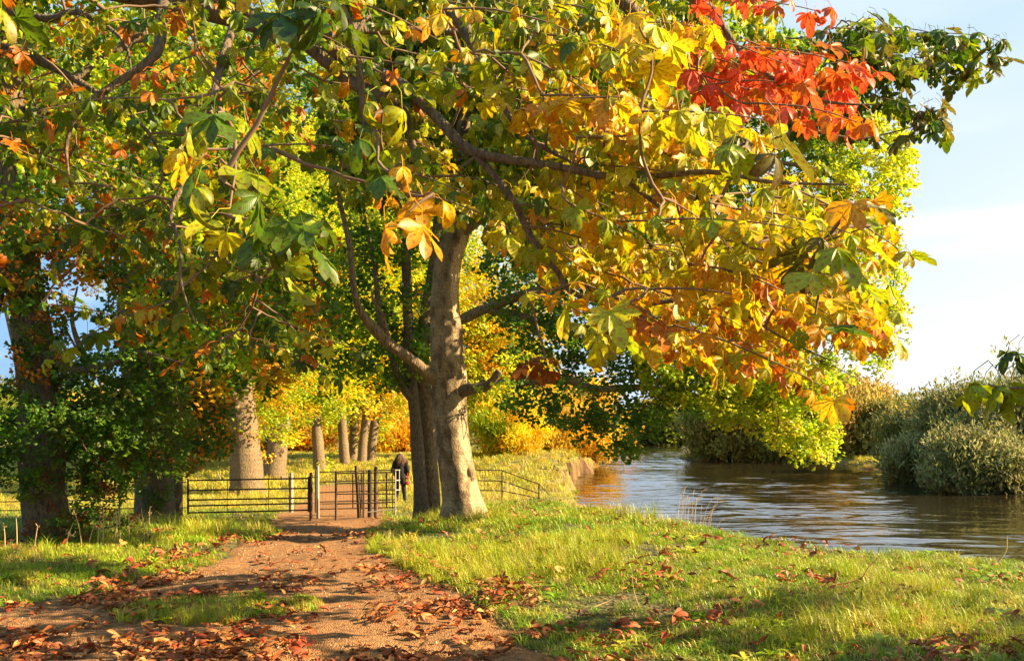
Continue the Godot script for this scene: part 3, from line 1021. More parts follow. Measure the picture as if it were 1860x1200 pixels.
func middle_chestnut() -> void:
	var d := 17.0
	var base := G(842, d)
	var root := thing("chestnut_tree", "chestnut with mottled flaking trunk, cut stub and bare side branch between path and river", "tree", base)
	var stain := FastNoiseLite.new()
	stain.seed = 4
	stain.frequency = 1.6
	stain.fractal_octaves = 4
	# a: angle 0 faces the path's near end (+z), PI/2 the river
	var pale := [[1.55, 0.42, 0.95, 0.42, 0.0], [0.42, 0.42, 1.05, 0.5, 0.25], [2.6, 0.28, 1.2, 0.3, 0.0], [4.6, 0.9, 1.0, 0.55, 0.0], [0.95, 0.22, 0.55, 0.25, 0.0]]
	var pts := [P(846, 965, d), P(843, 940, d), P(838, 905, d), P(830, 860, d), P(822, 800, d), P(817, 740, d), P(815, 690, d), P(811, 620, d), P(808, 540, d), P(814, 475, d), P(829, 430, d), P(841, 390, d), P(845, 340, d), P(838, 260, d), P(850, 160, d), P(846, 40, d), P(852, -120, d)]
	var m := mat("main_bark", Color(1.15, 1.1, 1.0), 0.9)
	m.albedo_texture = M.bark.albedo_texture
	m.heightmap_enabled = true
	m.heightmap_texture = M.bark.heightmap_texture
	m.heightmap_scale = 4.0
	m.uv1_triplanar = true
	m.uv1_world_triplanar = true
	m.uv1_scale = Vector3(4.5, 1.3, 4.5)
	part("trunk", trunk_mesh(pts, [0.56, 0.44, 0.365, 0.325, 0.305, 0.30, 0.315, 0.29, 0.25, 0.235, 0.22, 0.18, 0.15, 0.13, 0.10, 0.08, 0.03], 56, 12, stain, pale), m, root)
	# a dark crack down the bare wood
	var mb := MB.new()
	var crack := []
	for k in 9:
		var y := 718.0 + k * 13.0
		crack.append(P(846 + sin(k * 1.7) * 2.5 - absf(k - 4) * 0.4, y, d) + Vector3(0, 0, 0.2))
	mb.tube(curve(crack, 4), radii([0.002, 0.009, 0.011, 0.006, 0.002], (crack.size() - 1) * 4 + 1), 5)
	part("crack", mb.mesh(), M.bark_dark_shaded, root)
	var nodes := PackedVector3Array()
	# bare branch to the left, lit by the sun
	limb(root, [P(806, 705, d), P(770, 672, 16.7), P(735, 645, 16.5), P(704, 622, 16.4), P(675, 592, 16.3), P(652, 560, 16.2), P(642, 520, 16.2), P(634, 440, 16.2), P(618, 370, 16.2), P(614, 330, 16.2), P(626, 280, 16.1)], [0.13, 0.105, 0.095, 0.10, 0.085, 0.07, 0.06, 0.05, 0.042, 0.03, 0.015], M.bark, PackedVector3Array(), 12, "branch")
	limb(root, [P(704, 622, 16.4), P(702, 600, 16.4), P(694, 570, 16.4), P(680, 548, 16.4), P(672, 520, 16.4)], [0.05, 0.04, 0.032, 0.022, 0.008], M.bark, PackedVector3Array(), 8, "branch")
	limb(root, [P(698, 570, 16.4), P(725, 568, 16.4), P(748, 552, 16.3), P(757, 528, 16.3)], [0.014, 0.012, 0.008, 0.004], M.bark, PackedVector3Array(), 6, "branch")
	# cut stub on the right, with its sawn face
	limb(root, [P(830, 712, 16.9), P(858, 706, 16.7), P(880, 703, 16.6), P(894, 692, 16.5), P(906, 674, 16.45)], [0.13, 0.10, 0.085, 0.07, 0.062], M.bark_dark_shaded, PackedVector3Array(), 12, "stub")
	mb = MB.new()
	var e := (P(906, 674, 16.45) - P(894, 692, 16.5)).normalized()
	mb.tube(PackedVector3Array([P(906, 674, 16.45), P(906, 674, 16.45) + e * 0.012]), PackedFloat32Array([0.064, 0.062]), 12)
	part("sawn_face", mb.mesh(), M.bark_pale, root)
	# a burr low on the right
	mb = MB.new()
	mb.tube(PackedVector3Array([P(846, 842, 16.92), P(851, 850, 16.86), P(855, 858, 16.84), P(855, 868, 16.85), P(850, 884, 16.92)]), PackedFloat32Array([0.03, 0.08, 0.10, 0.085, 0.03]), 18, Color(0.46, 0.33, 0.2), true, barkn, 0.3)
	part("burr", mb.mesh(), m, root)
	# living limbs
	limb(root, [P(838, 420, d), P(862, 402, 16.8), P(890, 386, 16.6), P(940, 396, 16.4), P(1010, 380, 16.2), P(1100, 330, 16.0)], [0.15, 0.13, 0.10, 0.08, 0.06, 0.03], M.bark, nodes, 10)
	limb(root, [P(838, 300, d), P(760, 240, 17.0), P(700, 160, 17.0), P(660, 60, 17.0)], [0.12, 0.09, 0.06, 0.03], M.bark, nodes)
	limb(root, [P(846, 200, d), P(930, 140, 16.5), P(1050, 100, 16.0), P(1180, 110, 15.5), P(1320, 180, 15.0)], [0.11, 0.09, 0.07, 0.05, 0.02], M.bark, nodes)
	limb(root, [P(846, 100, d), P(780, -20, 18.0), P(740, -160, 18.5)], [0.09, 0.07, 0.03], M.bark, nodes)
	limb(root, [P(848, 60, d), P(960, -80, 17.0), P(1120, -140, 16.5)], [0.09, 0.06, 0.03], M.bark, nodes)
	var pal_a := [YGREEN, GREEN, LIME, GREEN, GOLD]
	var regions := [
		[850, 1290, 200, 470, 15.0, 18.0, 260, pal_a], [580, 900, 60, 380, 15.5, 18.5, 260, [GREEN, YGREEN, GREEN, LIME]], [860, 1400, -120, 240, 14.5, 18.0, 420, [YGREEN, LIME, GREEN]],
		[500, 900, -260, 80, 16.0, 20.0, 300, [GREEN, YGREEN, LIME]], [800, 1400, -420, -80, 14.5, 19.0, 300, [GREEN, YGREEN, LIME]], [1290, 1500, 400, 610, 14.0, 16.1, 150, [LIME, YELLOW, YGREEN, LIME]], [870, 1250, -30, 500, 12.4, 15.0, 400, [GREEN, YGREEN, LIME]],
	]
	var targets := []
	var xs := [[], []]
	var cols := [PackedColorArray(), PackedColorArray()]
	var all := []
	for g in regions:
		for p in scatter(g[0], g[1], g[2], g[3], g[4], g[5], g[6], 0.25):
			if rng.randf() < 0.3: targets.append(p)
			for q in 4:
				var a := rng.randf() * TAU
				var out := Vector3(cos(a), 0, sin(a))
				var k := rng.randi() % 2
				var size := rng.randf_range(1.0, 1.5)
				var t := leaf_pose(p + out * 0.14 + Vector3(0, rng.randf_range(-0.1, 0.1), 0), out, size, 0.8)
				var s := px_of(t.origin)
				var shown := s.x > 0 and s.x < 1860 and s.y > 0 and s.y < 1200
				all.append([(size / -t.origin.z) if shown else 0.0, t, pick(g[7]), k])
	all.sort_custom(func(a, b): return a[0] > b[0])
	for i in all.size():
		var e2: Array = all[i]
		if i < 300:
			var lf := part("leaf", PALM_FAR[e2[3]], leaf_mat(e2[2]), root)
			lf.transform = Transform3D(e2[1].basis, e2[1].origin - root.position)
		else:
			xs[e2[3]].append(e2[1])
			cols[e2[3]].append(jit(e2[2], 0.25))
	mb = MB.new()
	grow_twigs(mb, nodes, targets, 0.022, 0.006, 4)
	part("twigs", mb.mesh(), M.twig, root, "stuff")
	var crown := Node3D.new()
	crown.name = "crown"
	root.add_child(crown, true)
	crown.set_meta("kind", "stuff")
	for k in 2:
		multi("foliage", PALM_FAR[k], M.leaf, xs[k], cols[k], crown)
	# young shoots round the stub
	var shoots := []
	for k in 26:
		shoots.append(P(rng.randf_range(850, 930), rng.randf_range(640, 715), rng.randf_range(16.2, 17.2)))
	var sc := PackedColorArray()
	var sx := []
	for p in shoots:
		sx.append(Transform3D(Basis(Vector3.UP, rng.randf() * TAU) * Basis.from_scale(Vector3.ONE * rng.randf_range(0.25, 0.4)), p))
		sc.append(jit(pick([LIME, YGREEN, LIME, YELLOW]), 0.2))
	multi("shoots", SPR.maple[0], M.small_leaf, sx, sc, root)

func twin_maple() -> void:
	var d := 24.0
	var base := G(772, d)
	var root := thing("maple_tree", "twin-stemmed maple behind the mottled trunk, green crown drooping over the river", "tree", base)
	var nodes := PackedVector3Array()
	limb(root, [P(766, 945, d), P(764, 915, d), P(761, 850, d), P(756, 780, d), P(750, 720, d), P(743, 660, d), P(741, 600, d), P(739, 530, d), P(737, 460, d), P(730, 380, d), P(720, 250, d), P(700, 60, d)], [0.28, 0.2, 0.17, 0.155, 0.15, 0.145, 0.14, 0.14, 0.13, 0.12, 0.10, 0.05], M.bark_dark_shaded, nodes, 16, "trunk")
	limb(root, [P(784, 945, 24.4), P(783, 915, 24.4), P(781, 850, 24.4), P(775, 760, 24.4), P(769, 700, 24.4), P(767, 650, 24.4), P(770, 600, 24.4), P(786, 500, 24.4), P(800, 380, 24.4), P(830, 200, 24.4), P(860, 0, 24.4)], [0.32, 0.25, 0.21, 0.195, 0.19, 0.18, 0.17, 0.16, 0.15, 0.11, 0.05], M.bark, nodes, 16, "trunk")
	limb(root, [P(752, 730, 24.0), P(730, 700, 23.8), P(712, 650, 23.6), P(690, 580, 23.5), P(680, 480, 23.5), P(660, 380, 23.5)], [0.12, 0.10, 0.09, 0.08, 0.06, 0.03], M.bark_dark_shaded, nodes)
	limb(root, [P(790, 715, 24.4), P(850, 700, 24.0), P(925, 697, 23.6), P(975, 690, 23.3), P(1035, 689, 23.0), P(1085, 706, 22.8), P(1180, 704, 22.5), P(1300, 730, 22.3), P(1420, 770, 22.2)], [0.14, 0.13, 0.12, 0.12, 0.11, 0.09, 0.07, 0.045, 0.015], M.bark_pale, nodes, 12)
	limb(root, [P(785, 620, 24.4), P(830, 585, 24.2), P(884, 560, 24.0), P(930, 542, 23.8), P(1010, 520, 23.5), P(1120, 520, 23.0), P(1250, 560, 22.6), P(1380, 600, 22.4), P(1500, 600, 22.2)], [0.16, 0.14, 0.13, 0.12, 0.10, 0.08, 0.06, 0.04, 0.015], M.bark_pale, nodes, 12)
	limb(root, [P(884, 562, 24.0), P(940, 572, 23.9), P(1000, 590, 23.8), P(1100, 600, 23.5), P(1200, 640, 23.2)], [0.10, 0.10, 0.09, 0.06, 0.02], M.bark_pale, nodes, 12)
	limb(root, [P(795, 450, 24.4), P(900, 380, 24.0), P(1050, 320, 23.5), P(1250, 290, 23.0), P(1450, 300, 22.5), P(1580, 360, 22.2)], [0.14, 0.12, 0.10, 0.08, 0.05, 0.02], M.bark, nodes)
	limb(root, [P(810, 330, 24.4), P(900, 200, 25.0), P(1100, 60, 25.0), P(1300, -60, 24.0)], [0.12, 0.10, 0.07, 0.03], M.bark, nodes)
	var dk := [GREEN, DGREEN, GREEN, Color(0.12, 0.22, 0.015)]
	var yl := [YGREEN, LIME, LIME, YGREEN, Color(0.62, 0.56, 0.02)]
	var groups := []
	var targets := []
	for g in [
		[880, 1260, 390, 620, 22.0, 27.0, 460, dk, 0.58], [900, 1300, 600, 770, 21.5, 25.0, 300, dk, 0.55], [1160, 1330, 560, 730, 21.0, 24.5, 260, yl, 0.55], [1260, 1430, 600, 765, 21.0, 24.0, 250, yl, 0.5], [1300, 1390, 700, 800, 21.5, 23.0, 60, yl, 0.45], [1380, 1525, 660, 815, 21.0, 23.5, 230, yl, 0.5], [1440, 1525, 760, 842, 21.2, 22.4, 60, yl, 0.4], [1400, 1560, 560, 700, 21.5, 24.0, 150, yl, 0.5],
		[1480, 1640, 380, 600, 21.5, 24.0, 170, yl, 0.5], [1560, 1660, 520, 680, 21.8, 23.0, 75, yl, 0.45], [1480, 1660, 180, 420, 21.5, 24.5, 260, yl, 0.55], [1200, 1560, 60, 420, 22.0, 26.0, 560, [GREEN, YGREEN, GREEN], 0.65], [580, 800, 420, 700, 23.0, 27.0, 330, [GREEN, YGREEN, GREEN, DGREEN], 0.6], [560, 900, -60, 440, 23.0, 28.0, 620, [GREEN, YGREEN, LIME], 0.7], [900, 1450, -400, 80, 22.0, 28.0, 600, [GREEN, YGREEN], 0.8], [1040, 1180, 740, 830, 22.0, 23.0, 60, dk, 0.5],
	]:
		var pts := scatter(g[0], g[1], g[2], g[3], g[4], g[5], g[6], 0.28)
		groups.append([pts, g[7], g[8]])
		for p in pts:
			if rng.randf() < 0.14: targets.append(p)
	var mb := MB.new()
	grow_twigs(mb, nodes, targets, 0.03, 0.008, 4)
	part("twigs", mb.mesh(), M.twig, root, "stuff")
	sprays(root, "maple", groups)

func left_trees() -> void:
	# the near dark trunk wrapped in undergrowth
	var d := 13.8
	var root := thing("ivy_tree", "dark trunk at far left, its foot wrapped in leafy undergrowth", "tree", G(85, d))
	var nodes := PackedVector3Array()
	limb(root, [P(92, 1000, d), P(88, 960, d), P(78, 860, d), P(72, 760, d), P(66, 660, d), P(52, 560, d), P(36, 460, d), P(22, 360, d), P(14, 220, d), P(20, 60, d), P(40, -160, d)], [0.46, 0.34, 0.30, 0.30, 0.28, 0.26, 0.25, 0.24, 0.22, 0.18, 0.1], M.bark_dark_shaded, nodes, 20, "trunk")
	limb(root, [P(30, 440, d), P(0, 520, 13.6), P(-10, 600, 13.6)], [0.10, 0.07, 0.03], M.bark_dark_shaded, nodes)
	limb(root, [P(60, 620, d), P(90, 650, 13.6), P(140, 672, 13.4), P(200, 660, 13.2), P(255, 640, 13.0), P(330, 660, 13.0)], [0.10, 0.075, 0.06, 0.05, 0.035, 0.012], M.bark_dark_shaded, nodes)
	limb(root, [P(34, 450, d), P(90, 420, 13.9), P(150, 340, 14.0), P(240, 300, 14.2)], [0.13, 0.09, 0.06, 0.02], M.bark_dark_shaded, nodes)
	limb(root, [P(20, 250, d), P(120, 160, 14.0), P(260, 60, 14.5), P(380, 20, 15)], [0.14, 0.1, 0.06, 0.02], M.bark_dark_shaded, nodes)
	# a root that runs out over the grass
	limb(root, [P(70, 950, d), P(52, 985, 13.5), P(30, 1005, 13.2), P(0, 1018, 13.0)], [0.22, 0.16, 0.1, 0.05], M.bark, nodes, 10, "root")
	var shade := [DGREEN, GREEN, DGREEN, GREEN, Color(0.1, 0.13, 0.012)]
	var groups := []
	var targets := []
	for g in [
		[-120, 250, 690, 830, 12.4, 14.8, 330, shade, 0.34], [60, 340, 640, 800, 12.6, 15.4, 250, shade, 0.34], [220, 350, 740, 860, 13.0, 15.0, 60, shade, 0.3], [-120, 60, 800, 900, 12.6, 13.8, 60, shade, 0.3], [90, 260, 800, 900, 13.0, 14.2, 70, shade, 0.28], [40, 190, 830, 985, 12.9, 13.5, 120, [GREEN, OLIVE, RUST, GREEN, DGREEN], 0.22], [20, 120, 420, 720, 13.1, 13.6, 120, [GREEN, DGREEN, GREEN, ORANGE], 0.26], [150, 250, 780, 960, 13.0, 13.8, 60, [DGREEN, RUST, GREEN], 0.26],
		[-260, 480, -120, 440, 12.5, 17.0, 900, [GREEN, YGREEN, ORANGE, GREEN, YGREEN, LIME], 0.5], [190, 620, 380, 660, 12.6, 16.5, 380, [GREEN, DGREEN, GREEN, ORANGE, YGREEN], 0.45], [-160, 90, 380, 580, 12.8, 14.4, 120, [GREEN, ORANGE, GREEN, DGREEN], 0.36], [90, 210, 400, 520, 13.0, 15.0, 90, [ORANGE, GREEN, GOLD], 0.4], [-200, 620, -700, -100, 11.5, 17.0, 420, [GREEN, YGREEN, GOLD], 0.6], [-900, -120, -300, 800, 11.0, 17.0, 420, [GREEN, YGREEN], 0.6],
	]:
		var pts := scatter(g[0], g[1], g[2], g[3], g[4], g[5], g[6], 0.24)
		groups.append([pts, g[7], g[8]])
		for p in pts:
			if rng.randf() < 0.14: targets.append(p)
	var mb := MB.new()
	grow_twigs(mb, nodes, targets, 0.02, 0.006, 4)
	part("twigs", mb.mesh(), M.twig, root, "stuff")
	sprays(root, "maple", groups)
	# the stout burred trunk by the wooden post
	d = 25.0
	root = thing("burred_tree", "stout burred dark trunk beside the wooden gate post", "tree", G(278, d))
	nodes = PackedVector3Array()
	limb(root, [P(282, 955, d), P(280, 930, d), P(278, 880, d), P(272, 830, d), P(262, 760, d), P(250, 700, d), P(240, 640, d), P(235, 560, d), P(240, 450, d), P(250, 300, d), P(255, 120, d)], [0.66, 0.52, 0.48, 0.5, 0.42, 0.36, 0.33, 0.3, 0.24, 0.15, 0.06], M.bark_dark_shaded, nodes, 22, "trunk")
	limb(root, [P(250, 700, d), P(190, 690, 24.6), P(150, 640, 24.4), P(130, 580, 24.2), P(140, 520, 24.2)], [0.14, 0.10, 0.08, 0.05, 0.02], M.bark_dark_shaded, nodes)
	limb(root, [P(150, 640, 24.4), P(172, 690, 24.3), P(120, 600, 24.3), P(100, 540, 24.3)], [0.05, 0.04, 0.03, 0.01], M.bark_dark_shaded, nodes)
	limb(root, [P(240, 640, d), P(330, 650, 24.6), P(420, 640, 24.4), P(480, 620, 24.2)], [0.14, 0.11, 0.07, 0.02], M.bark_dark_shaded, nodes)
	limb(root, [P(236, 540, d), P(330, 470, 25), P(430, 430, 25)], [0.12, 0.09, 0.03], M.bark_dark_shaded, nodes)
	mb = MB.new()
	for q in [[292, 850, 0.2], [268, 838, 0.16], [300, 880, 0.14]]:
		var at := P(q[0], q[1], 24.52)
		var bm := MB.new()
		bm.tube(PackedVector3Array([at - Vector3(0, q[2], 0), at - Vector3(0, q[2] * 0.5, -0.06), at + Vector3(0, 0, 0.09), at + Vector3(0, q[2] * 0.6, 0.04), at + Vector3(0, q[2], 0)]), PackedFloat32Array([0.02, q[2] * 0.7, q[2], q[2] * 0.65, 0.02]), 12, Color.WHITE, true, barkn, 0.5)
		part("burr", bm.mesh(), M.bark_dark_shaded, root)
	groups = []
	targets = []
	for g in [[245, 312, 800, 935, 24.1, 24.6, 60, [GREEN, DGREEN, OLIVE], 0.3], [180, 420, 690, 850, 23.0, 26.5, 300, [DGREEN, GREEN, Color(0.2, 0.2, 0.015), ORANGE], 0.6], [250, 560, 420, 720, 23.0, 28.0, 420, [GREEN, YGREEN, GOLD, DGREEN], 0.7], [0, 520, 40, 440, 23.0, 29.0, 420, [YGREEN, LIME, GREEN, GOLD], 0.85], [-100, 400, -300, 60, 23.0, 29.0, 200, [YGREEN, GREEN], 0.9]]:
		var pts := scatter(g[0], g[1], g[2], g[3], g[4], g[5], g[6], 0.28)
		groups.append([pts, g[7], g[8]])
		for p in pts:
			if rng.randf() < 0.1: targets.append(p)
	mb = MB.new()
	grow_twigs(mb, nodes, targets, 0.03, 0.008, 4)
	part("twigs", mb.mesh(), M.twig, root, "stuff")
	sprays(root, "maple", groups)

func meadow_trees() -> void:
	var warm := [LIME, YELLOW, YGREEN, GOLD, LIME]
	var g := "trees in the meadow beyond the gate"
	# px, d, trunk radius, crown x, y, half-width px, half-height px, clumps, per, palette, label
	var rows := [
		[448, 37.0, 0.62, 430, 500, 190, 240, 70, 16, [YGREEN, GOLD, LIME, YGREEN], "broad sunlit trunk with ivy shadows, nearest behind the field gate"],
		[497, 48.0, 0.52, 540, 470, 190, 260, 70, 16, [LIME, YGREEN, YELLOW], "tall pale trunk just behind the broad ivy-shadowed one"],
		[580, 54.0, 0.34, 570, 640, 90, 115, 40, 14, [YGREEN, GREEN, LIME], "small dark-stemmed tree with low green crown behind the gate's latch post"],
		[626, 58.0, 0.30, 620, 570, 110, 165, 46, 14, [LIME, YELLOW, GOLD], "slim pale trunk, first of four above the kissing gate"],
		[640, 66.0, 0.30, 660, 480, 150, 300, 50, 14, warm, "leaning pale trunk, second of four above the kissing gate"],
		[657, 60.0, 0.28, 700, 590, 110, 150, 46, 14, [YELLOW, GOLD, LIME], "slim pale trunk, third of four above the kissing gate"],
		[673, 62.0, 0.30, 720, 430, 150, 300, 50, 14, [YGREEN, LIME, YELLOW], "slim pale trunk, last of four above the kissing gate"],
		[330, 62.0, 0.40, 350, 540, 130, 240, 56, 14, [YGREEN, LIME, GREEN, GOLD], "yellow-green tree seen between the burred trunk and the broad one"],
		[905, 78.0, 0.35, 890, 640, 150, 170, 50, 14, [YGREEN, GOLD, LIME], "yellowing tree behind the bank right of the mottled trunk"],
		[60, 60.0, 0.45, 20, 190, 170, 180, 50, 14, [YGREEN, LIME, GREEN], "tall tree at far left beyond the dark trunk"],
		[240, 70.0, 0.45, 380, 230, 260, 240, 70, 14, [LIME, YGREEN, GREEN], "tall lime-green tree high behind the overhead limb"],
		[760, 75.0, 0.45, 800, 250, 260, 260, 70, 14, [YGREEN, LIME, GREEN], "tall green tree behind the crown of the mottled chestnut"],
	]
	for r in rows:
		var d: float = r[1]
		var k := d / F
		blob_tree("meadow_tree", r[10], "tree", G(r[0], d), r[2], M.bark, P(r[3], r[4], d + 1.0), Vector3(r[5] * k, r[6] * k, r[5] * k * 0.9), r[7], r[8] * 2, r[9], "fine", 0.022 * d, g)
	# low shrubs in the meadow and on the left bank
	for r in [[930, 60.0, 925, 775, 60, 45, [GOLD, YELLOW, YGREEN], "yellow shrub on the bank right beside the mottled trunk"], [1010, 68.0, 1020, 790, 70, 50, [GOLD, YELLOW, Color(0.75, 0.5, 0.04)], "round golden willow shrub at the crumbling bank edge"], [1055, 76.0, 1060, 795, 40, 40, [GOLD, Color(0.5, 0.34, 0.03)], "small golden shrub touching the water past the round one"], [700, 96.0, 705, 795, 50, 26, [GOLD, YELLOW, ORANGE], "golden shrub in the meadow left of the twin stems"], [540, 98.0, 540, 792, 60, 26, [GOLD, ORANGE, OLIVE], "rusty shrub at the meadow's far side above the field gate"], [400, 96.0, 400, 792, 70, 28, [YELLOW, GOLD, OLIVE], "yellow shrub at the meadow's far side left of the broad trunk"], [300, 84.0, 290, 770, 80, 60, [ORANGE, GOLD, OLIVE], "orange shrub far behind the wooden post"]]:
		var d: float = r[1]
		var k := d / F
		blob_tree("meadow_shrub", r[7], "shrub", G(r[0], d), 0.0, M.bark, P(r[2], r[3], d), Vector3(r[4] * k, r[5] * k, r[4] * k), 30, 22, r[6], "willow", 0.022 * d, "shrubs in the meadow")
	# riverside willows
	var wl := [Color(0.28, 0.28, 0.05), Color(0.40, 0.35, 0.07), Color(0.23, 0.24, 0.04), Color(0.48, 0.38, 0.08)]
	var wg := [Color(0.27, 0.28, 0.08), Color(0.37, 0.36, 0.13), Color(0.21, 0.23, 0.055), Color(0.46, 0.41, 0.16)]
	var wo := [Color(0.50, 0.36, 0.07), Color(0.60, 0.42, 0.09), Color(0.38, 0.30, 0.06)]
	for r in [
		[1320, 90.0, 1325, 785, 50, 46, wl, "low willow at the water right of the channel's mouth"], [1400, 88.0, 1395, 765, 80, 75, wl, "brown-green willow behind the drooping maple leaves"], [1490, 86.0, 1490, 770, 60, 70, wo, "dull gold willow right of the drooping maple leaves"],
		[1565, 92.0, 1560, 775, 45, 58, wo, "straw-coloured tall willow in the gap under the bright sky"], [1620, 84.0, 1625, 790, 50, 45, wl, "low dark willow above the grassy spit"],
		[1690, 66.0, 1695, 790, 60, 48, wl, "brown-green willow upstream of the grey-leaved bush"], [1770, 56.0, 1775, 780, 75, 68, wg, "tall feathery grey-green willow on the far bank"], [1860, 48.0, 1855, 810, 80, 80, wg, "grey-leaved willow bush at the right edge, dipping into the water"], [1960, 52.0, 1960, 770, 110, 110, wg, "willow mostly outside the right edge"], [1700, 55.0, 1695, 842, 55, 30, wg, "low bush over the water left of the grey-leaved willow"], [1800, 46.0, 1790, 845, 75, 48, wg, "grey-leaved bush over the water in front of the feathery willow"],
	]:
		var d: float = r[1]
		var k := d / F
		blob_tree("willow_bush", r[7], "willow", G(r[0], d), 0.0, M.bark, P(r[2], r[3], d), Vector3(r[4] * k, r[5] * k, r[4] * k * 0.8), 64, 24, r[6], "willow", 0.028 * d, "willows along the far bank", 0.34)
	# the far side of the channel
	for r in [[1110, 150.0, 1105, 780, 40, 34, [GOLD, OLIVE], "small golden tree at the far end of the channel"], [1170, 170.0, 1170, 772, 50, 42, [GOLD, OLIVE, YGREEN], "rounded yellow tree far up the river"], [1235, 165.0, 1235, 775, 45, 40, [OLIVE, YGREEN], "olive tree far up the river"], [1060, 180.0, 1050, 745, 60, 55, [GOLD, YELLOW, OLIVE], "golden tree far beyond the bank"], [960, 150.0, 960, 720, 80, 80, [YGREEN, GOLD, OLIVE], "yellow-green tree far beyond the bank"]]:
		var d: float = r[1]
		var k := d / F
		blob_tree("distant_tree", r[7], "tree", G(r[0], d), 0.3, M.bark, P(r[2], r[3], d), Vector3(r[4] * k, r[5] * k, r[4] * k), 36, 14, r[6], "fine", 0.022 * d, "trees far up the river")
	# a far-off wood that closes the meadow and the valley
	var root := Node3D.new()
	root.name = numbered("woods")
	add_child(root, true)
	tag(root, "far-off wood that closes the valley behind meadow and river", "woods", "", "stuff")
	var xs := []
	var cols := PackedColorArray()
	for k in 5200:
		var px := rng.randf_range(-500, 2300)
		var d := rng.randf_range(150, 260)
		var x := (px - 930.0) / F * d
		if river_sd(x, d) < 5.0: continue
		var tall := (9.0 + 5.0 * hum.get_noise_2d(x * 0.8, d * 0.8)) * (1.0 if px < 1000 else 0.38 if px > 1280 else 0.55)
		var y := ground_h(x, d) + tall * sqrt(rng.randf())
		xs.append(Transform3D(Basis(Vector3.UP, rng.randf() * TAU) * Basis.from_scale(Vector3.ONE * rng.randf_range(2.6, 4.6)), Vector3(x, y, -d)))
		cols.append(jit(pick([OLIVE, YGREEN, GOLD, GREEN, OLIVE]), 0.25))
	multi("foliage", SPR.fine[0], M.small_leaf, xs, cols, root)

# ------------------------------------------------------------------ grass and litter
func grass() -> void:
	var tufts := [tuft(1, 20, 0.12, 0.07, 0.0065, 1.2), tuft(2, 20, 0.09, 0.08, 0.007, 1.5), tuft(3, 24, 0.22, 0.05, 0.006, 1.1), tuft(4, 26, 0.34, 0.22, 0.03, 0.9), weed(5)]
	var xs := [[], [], [], [], []]
	var cols := [PackedColorArray(), PackedColorArray(), PackedColorArray(), PackedColorArray(), PackedColorArray()]
	var dist := 5.5
	while dist < 95.0:
		var step := 0.085 if dist < 13.0 else 0.13 if dist < 24.0 else 0.24 if dist < 38.0 else 0.62
		var half := dist * 0.62 + 1.0
		var x := -half
		while x < half:
			var px := x + rng.randf_range(-0.5, 0.5) * step
			var pd := dist + rng.randf_range(-0.5, 0.5) * step
			x += step
			if pd < 45.0:
				var p := path_in(px, pd)
				if p > -0.02 and patch_in(px, pd) < 0.0 and rng.randf() < smoothstep(-0.05, 0.18, p) : continue
				if p > 0.5 and patch_in(px, pd) < 0.05: continue
			var sd := river_sd(px, pd)
			if sd < -1.2: continue
			var bare := hum.get_noise_2d(px * 6.0 + 300.0, pd * 6.0)
			if bare < -0.26 and rng.randf() < 0.7: continue
			var y := ground_h(px, pd) - 0.01
			if y < base_h(px, pd) - 0.5: continue
			var rich := hum.get_noise_2d(px * 3.0, pd * 3.0 + 500.0)
			var k := 3 if dist >= 38.0 else 2 if rich > 0.25 and rng.randf() < 0.5 else rng.randi() % 2
			var s := rng.randf_range(0.6, 1.2) * (0.9 if dist < 13.0 else 1.35 if dist < 24.0 else 1.7 if dist < 38.0 else 1.05)
			if path_in(px, pd) > 0.3: s *= 0.8
			if dist < 30.0 and sd < 1.3: s *= 1.25
			if dist < 20.0 and rng.randf() < 0.03:
				k = 4
				s = rng.randf_range(0.7, 1.4)
			xs[k].append(Transform3D(Basis(Vector3.UP, rng.randf() * TAU) * Basis.from_scale(Vector3(s, s * (1.0 + rich * 0.5), s)), Vector3(px, y, -pd)))
			var c := Color(0.20, 0.35, 0.012).lerp(Color(0.40, 0.46, 0.015), clampf(0.5 + rich * 1.3, 0, 1))
			var r := rng.randf()
			if r < 0.2: c = Color(0.55, 0.48, 0.05)
			elif r < 0.28: c = STRAW
			if dist > 30.0: c = c.lerp(Color(0.66, 0.52, 0.07), 0.55)
			cols[k].append(jit(c, 0.25))
		dist += step
	var root := Node3D.new()
	root.name = numbered("grass")
	add_child(root, true)
	tag(root, "short autumn grass on the bank, path side and meadow", "grass", "", "stuff")
	var total := 0
	for k in 5:
		multi("blades", tufts[k], M.grass, xs[k], cols[k], root)
		total += xs[k].size()
	print("tufts ", total)

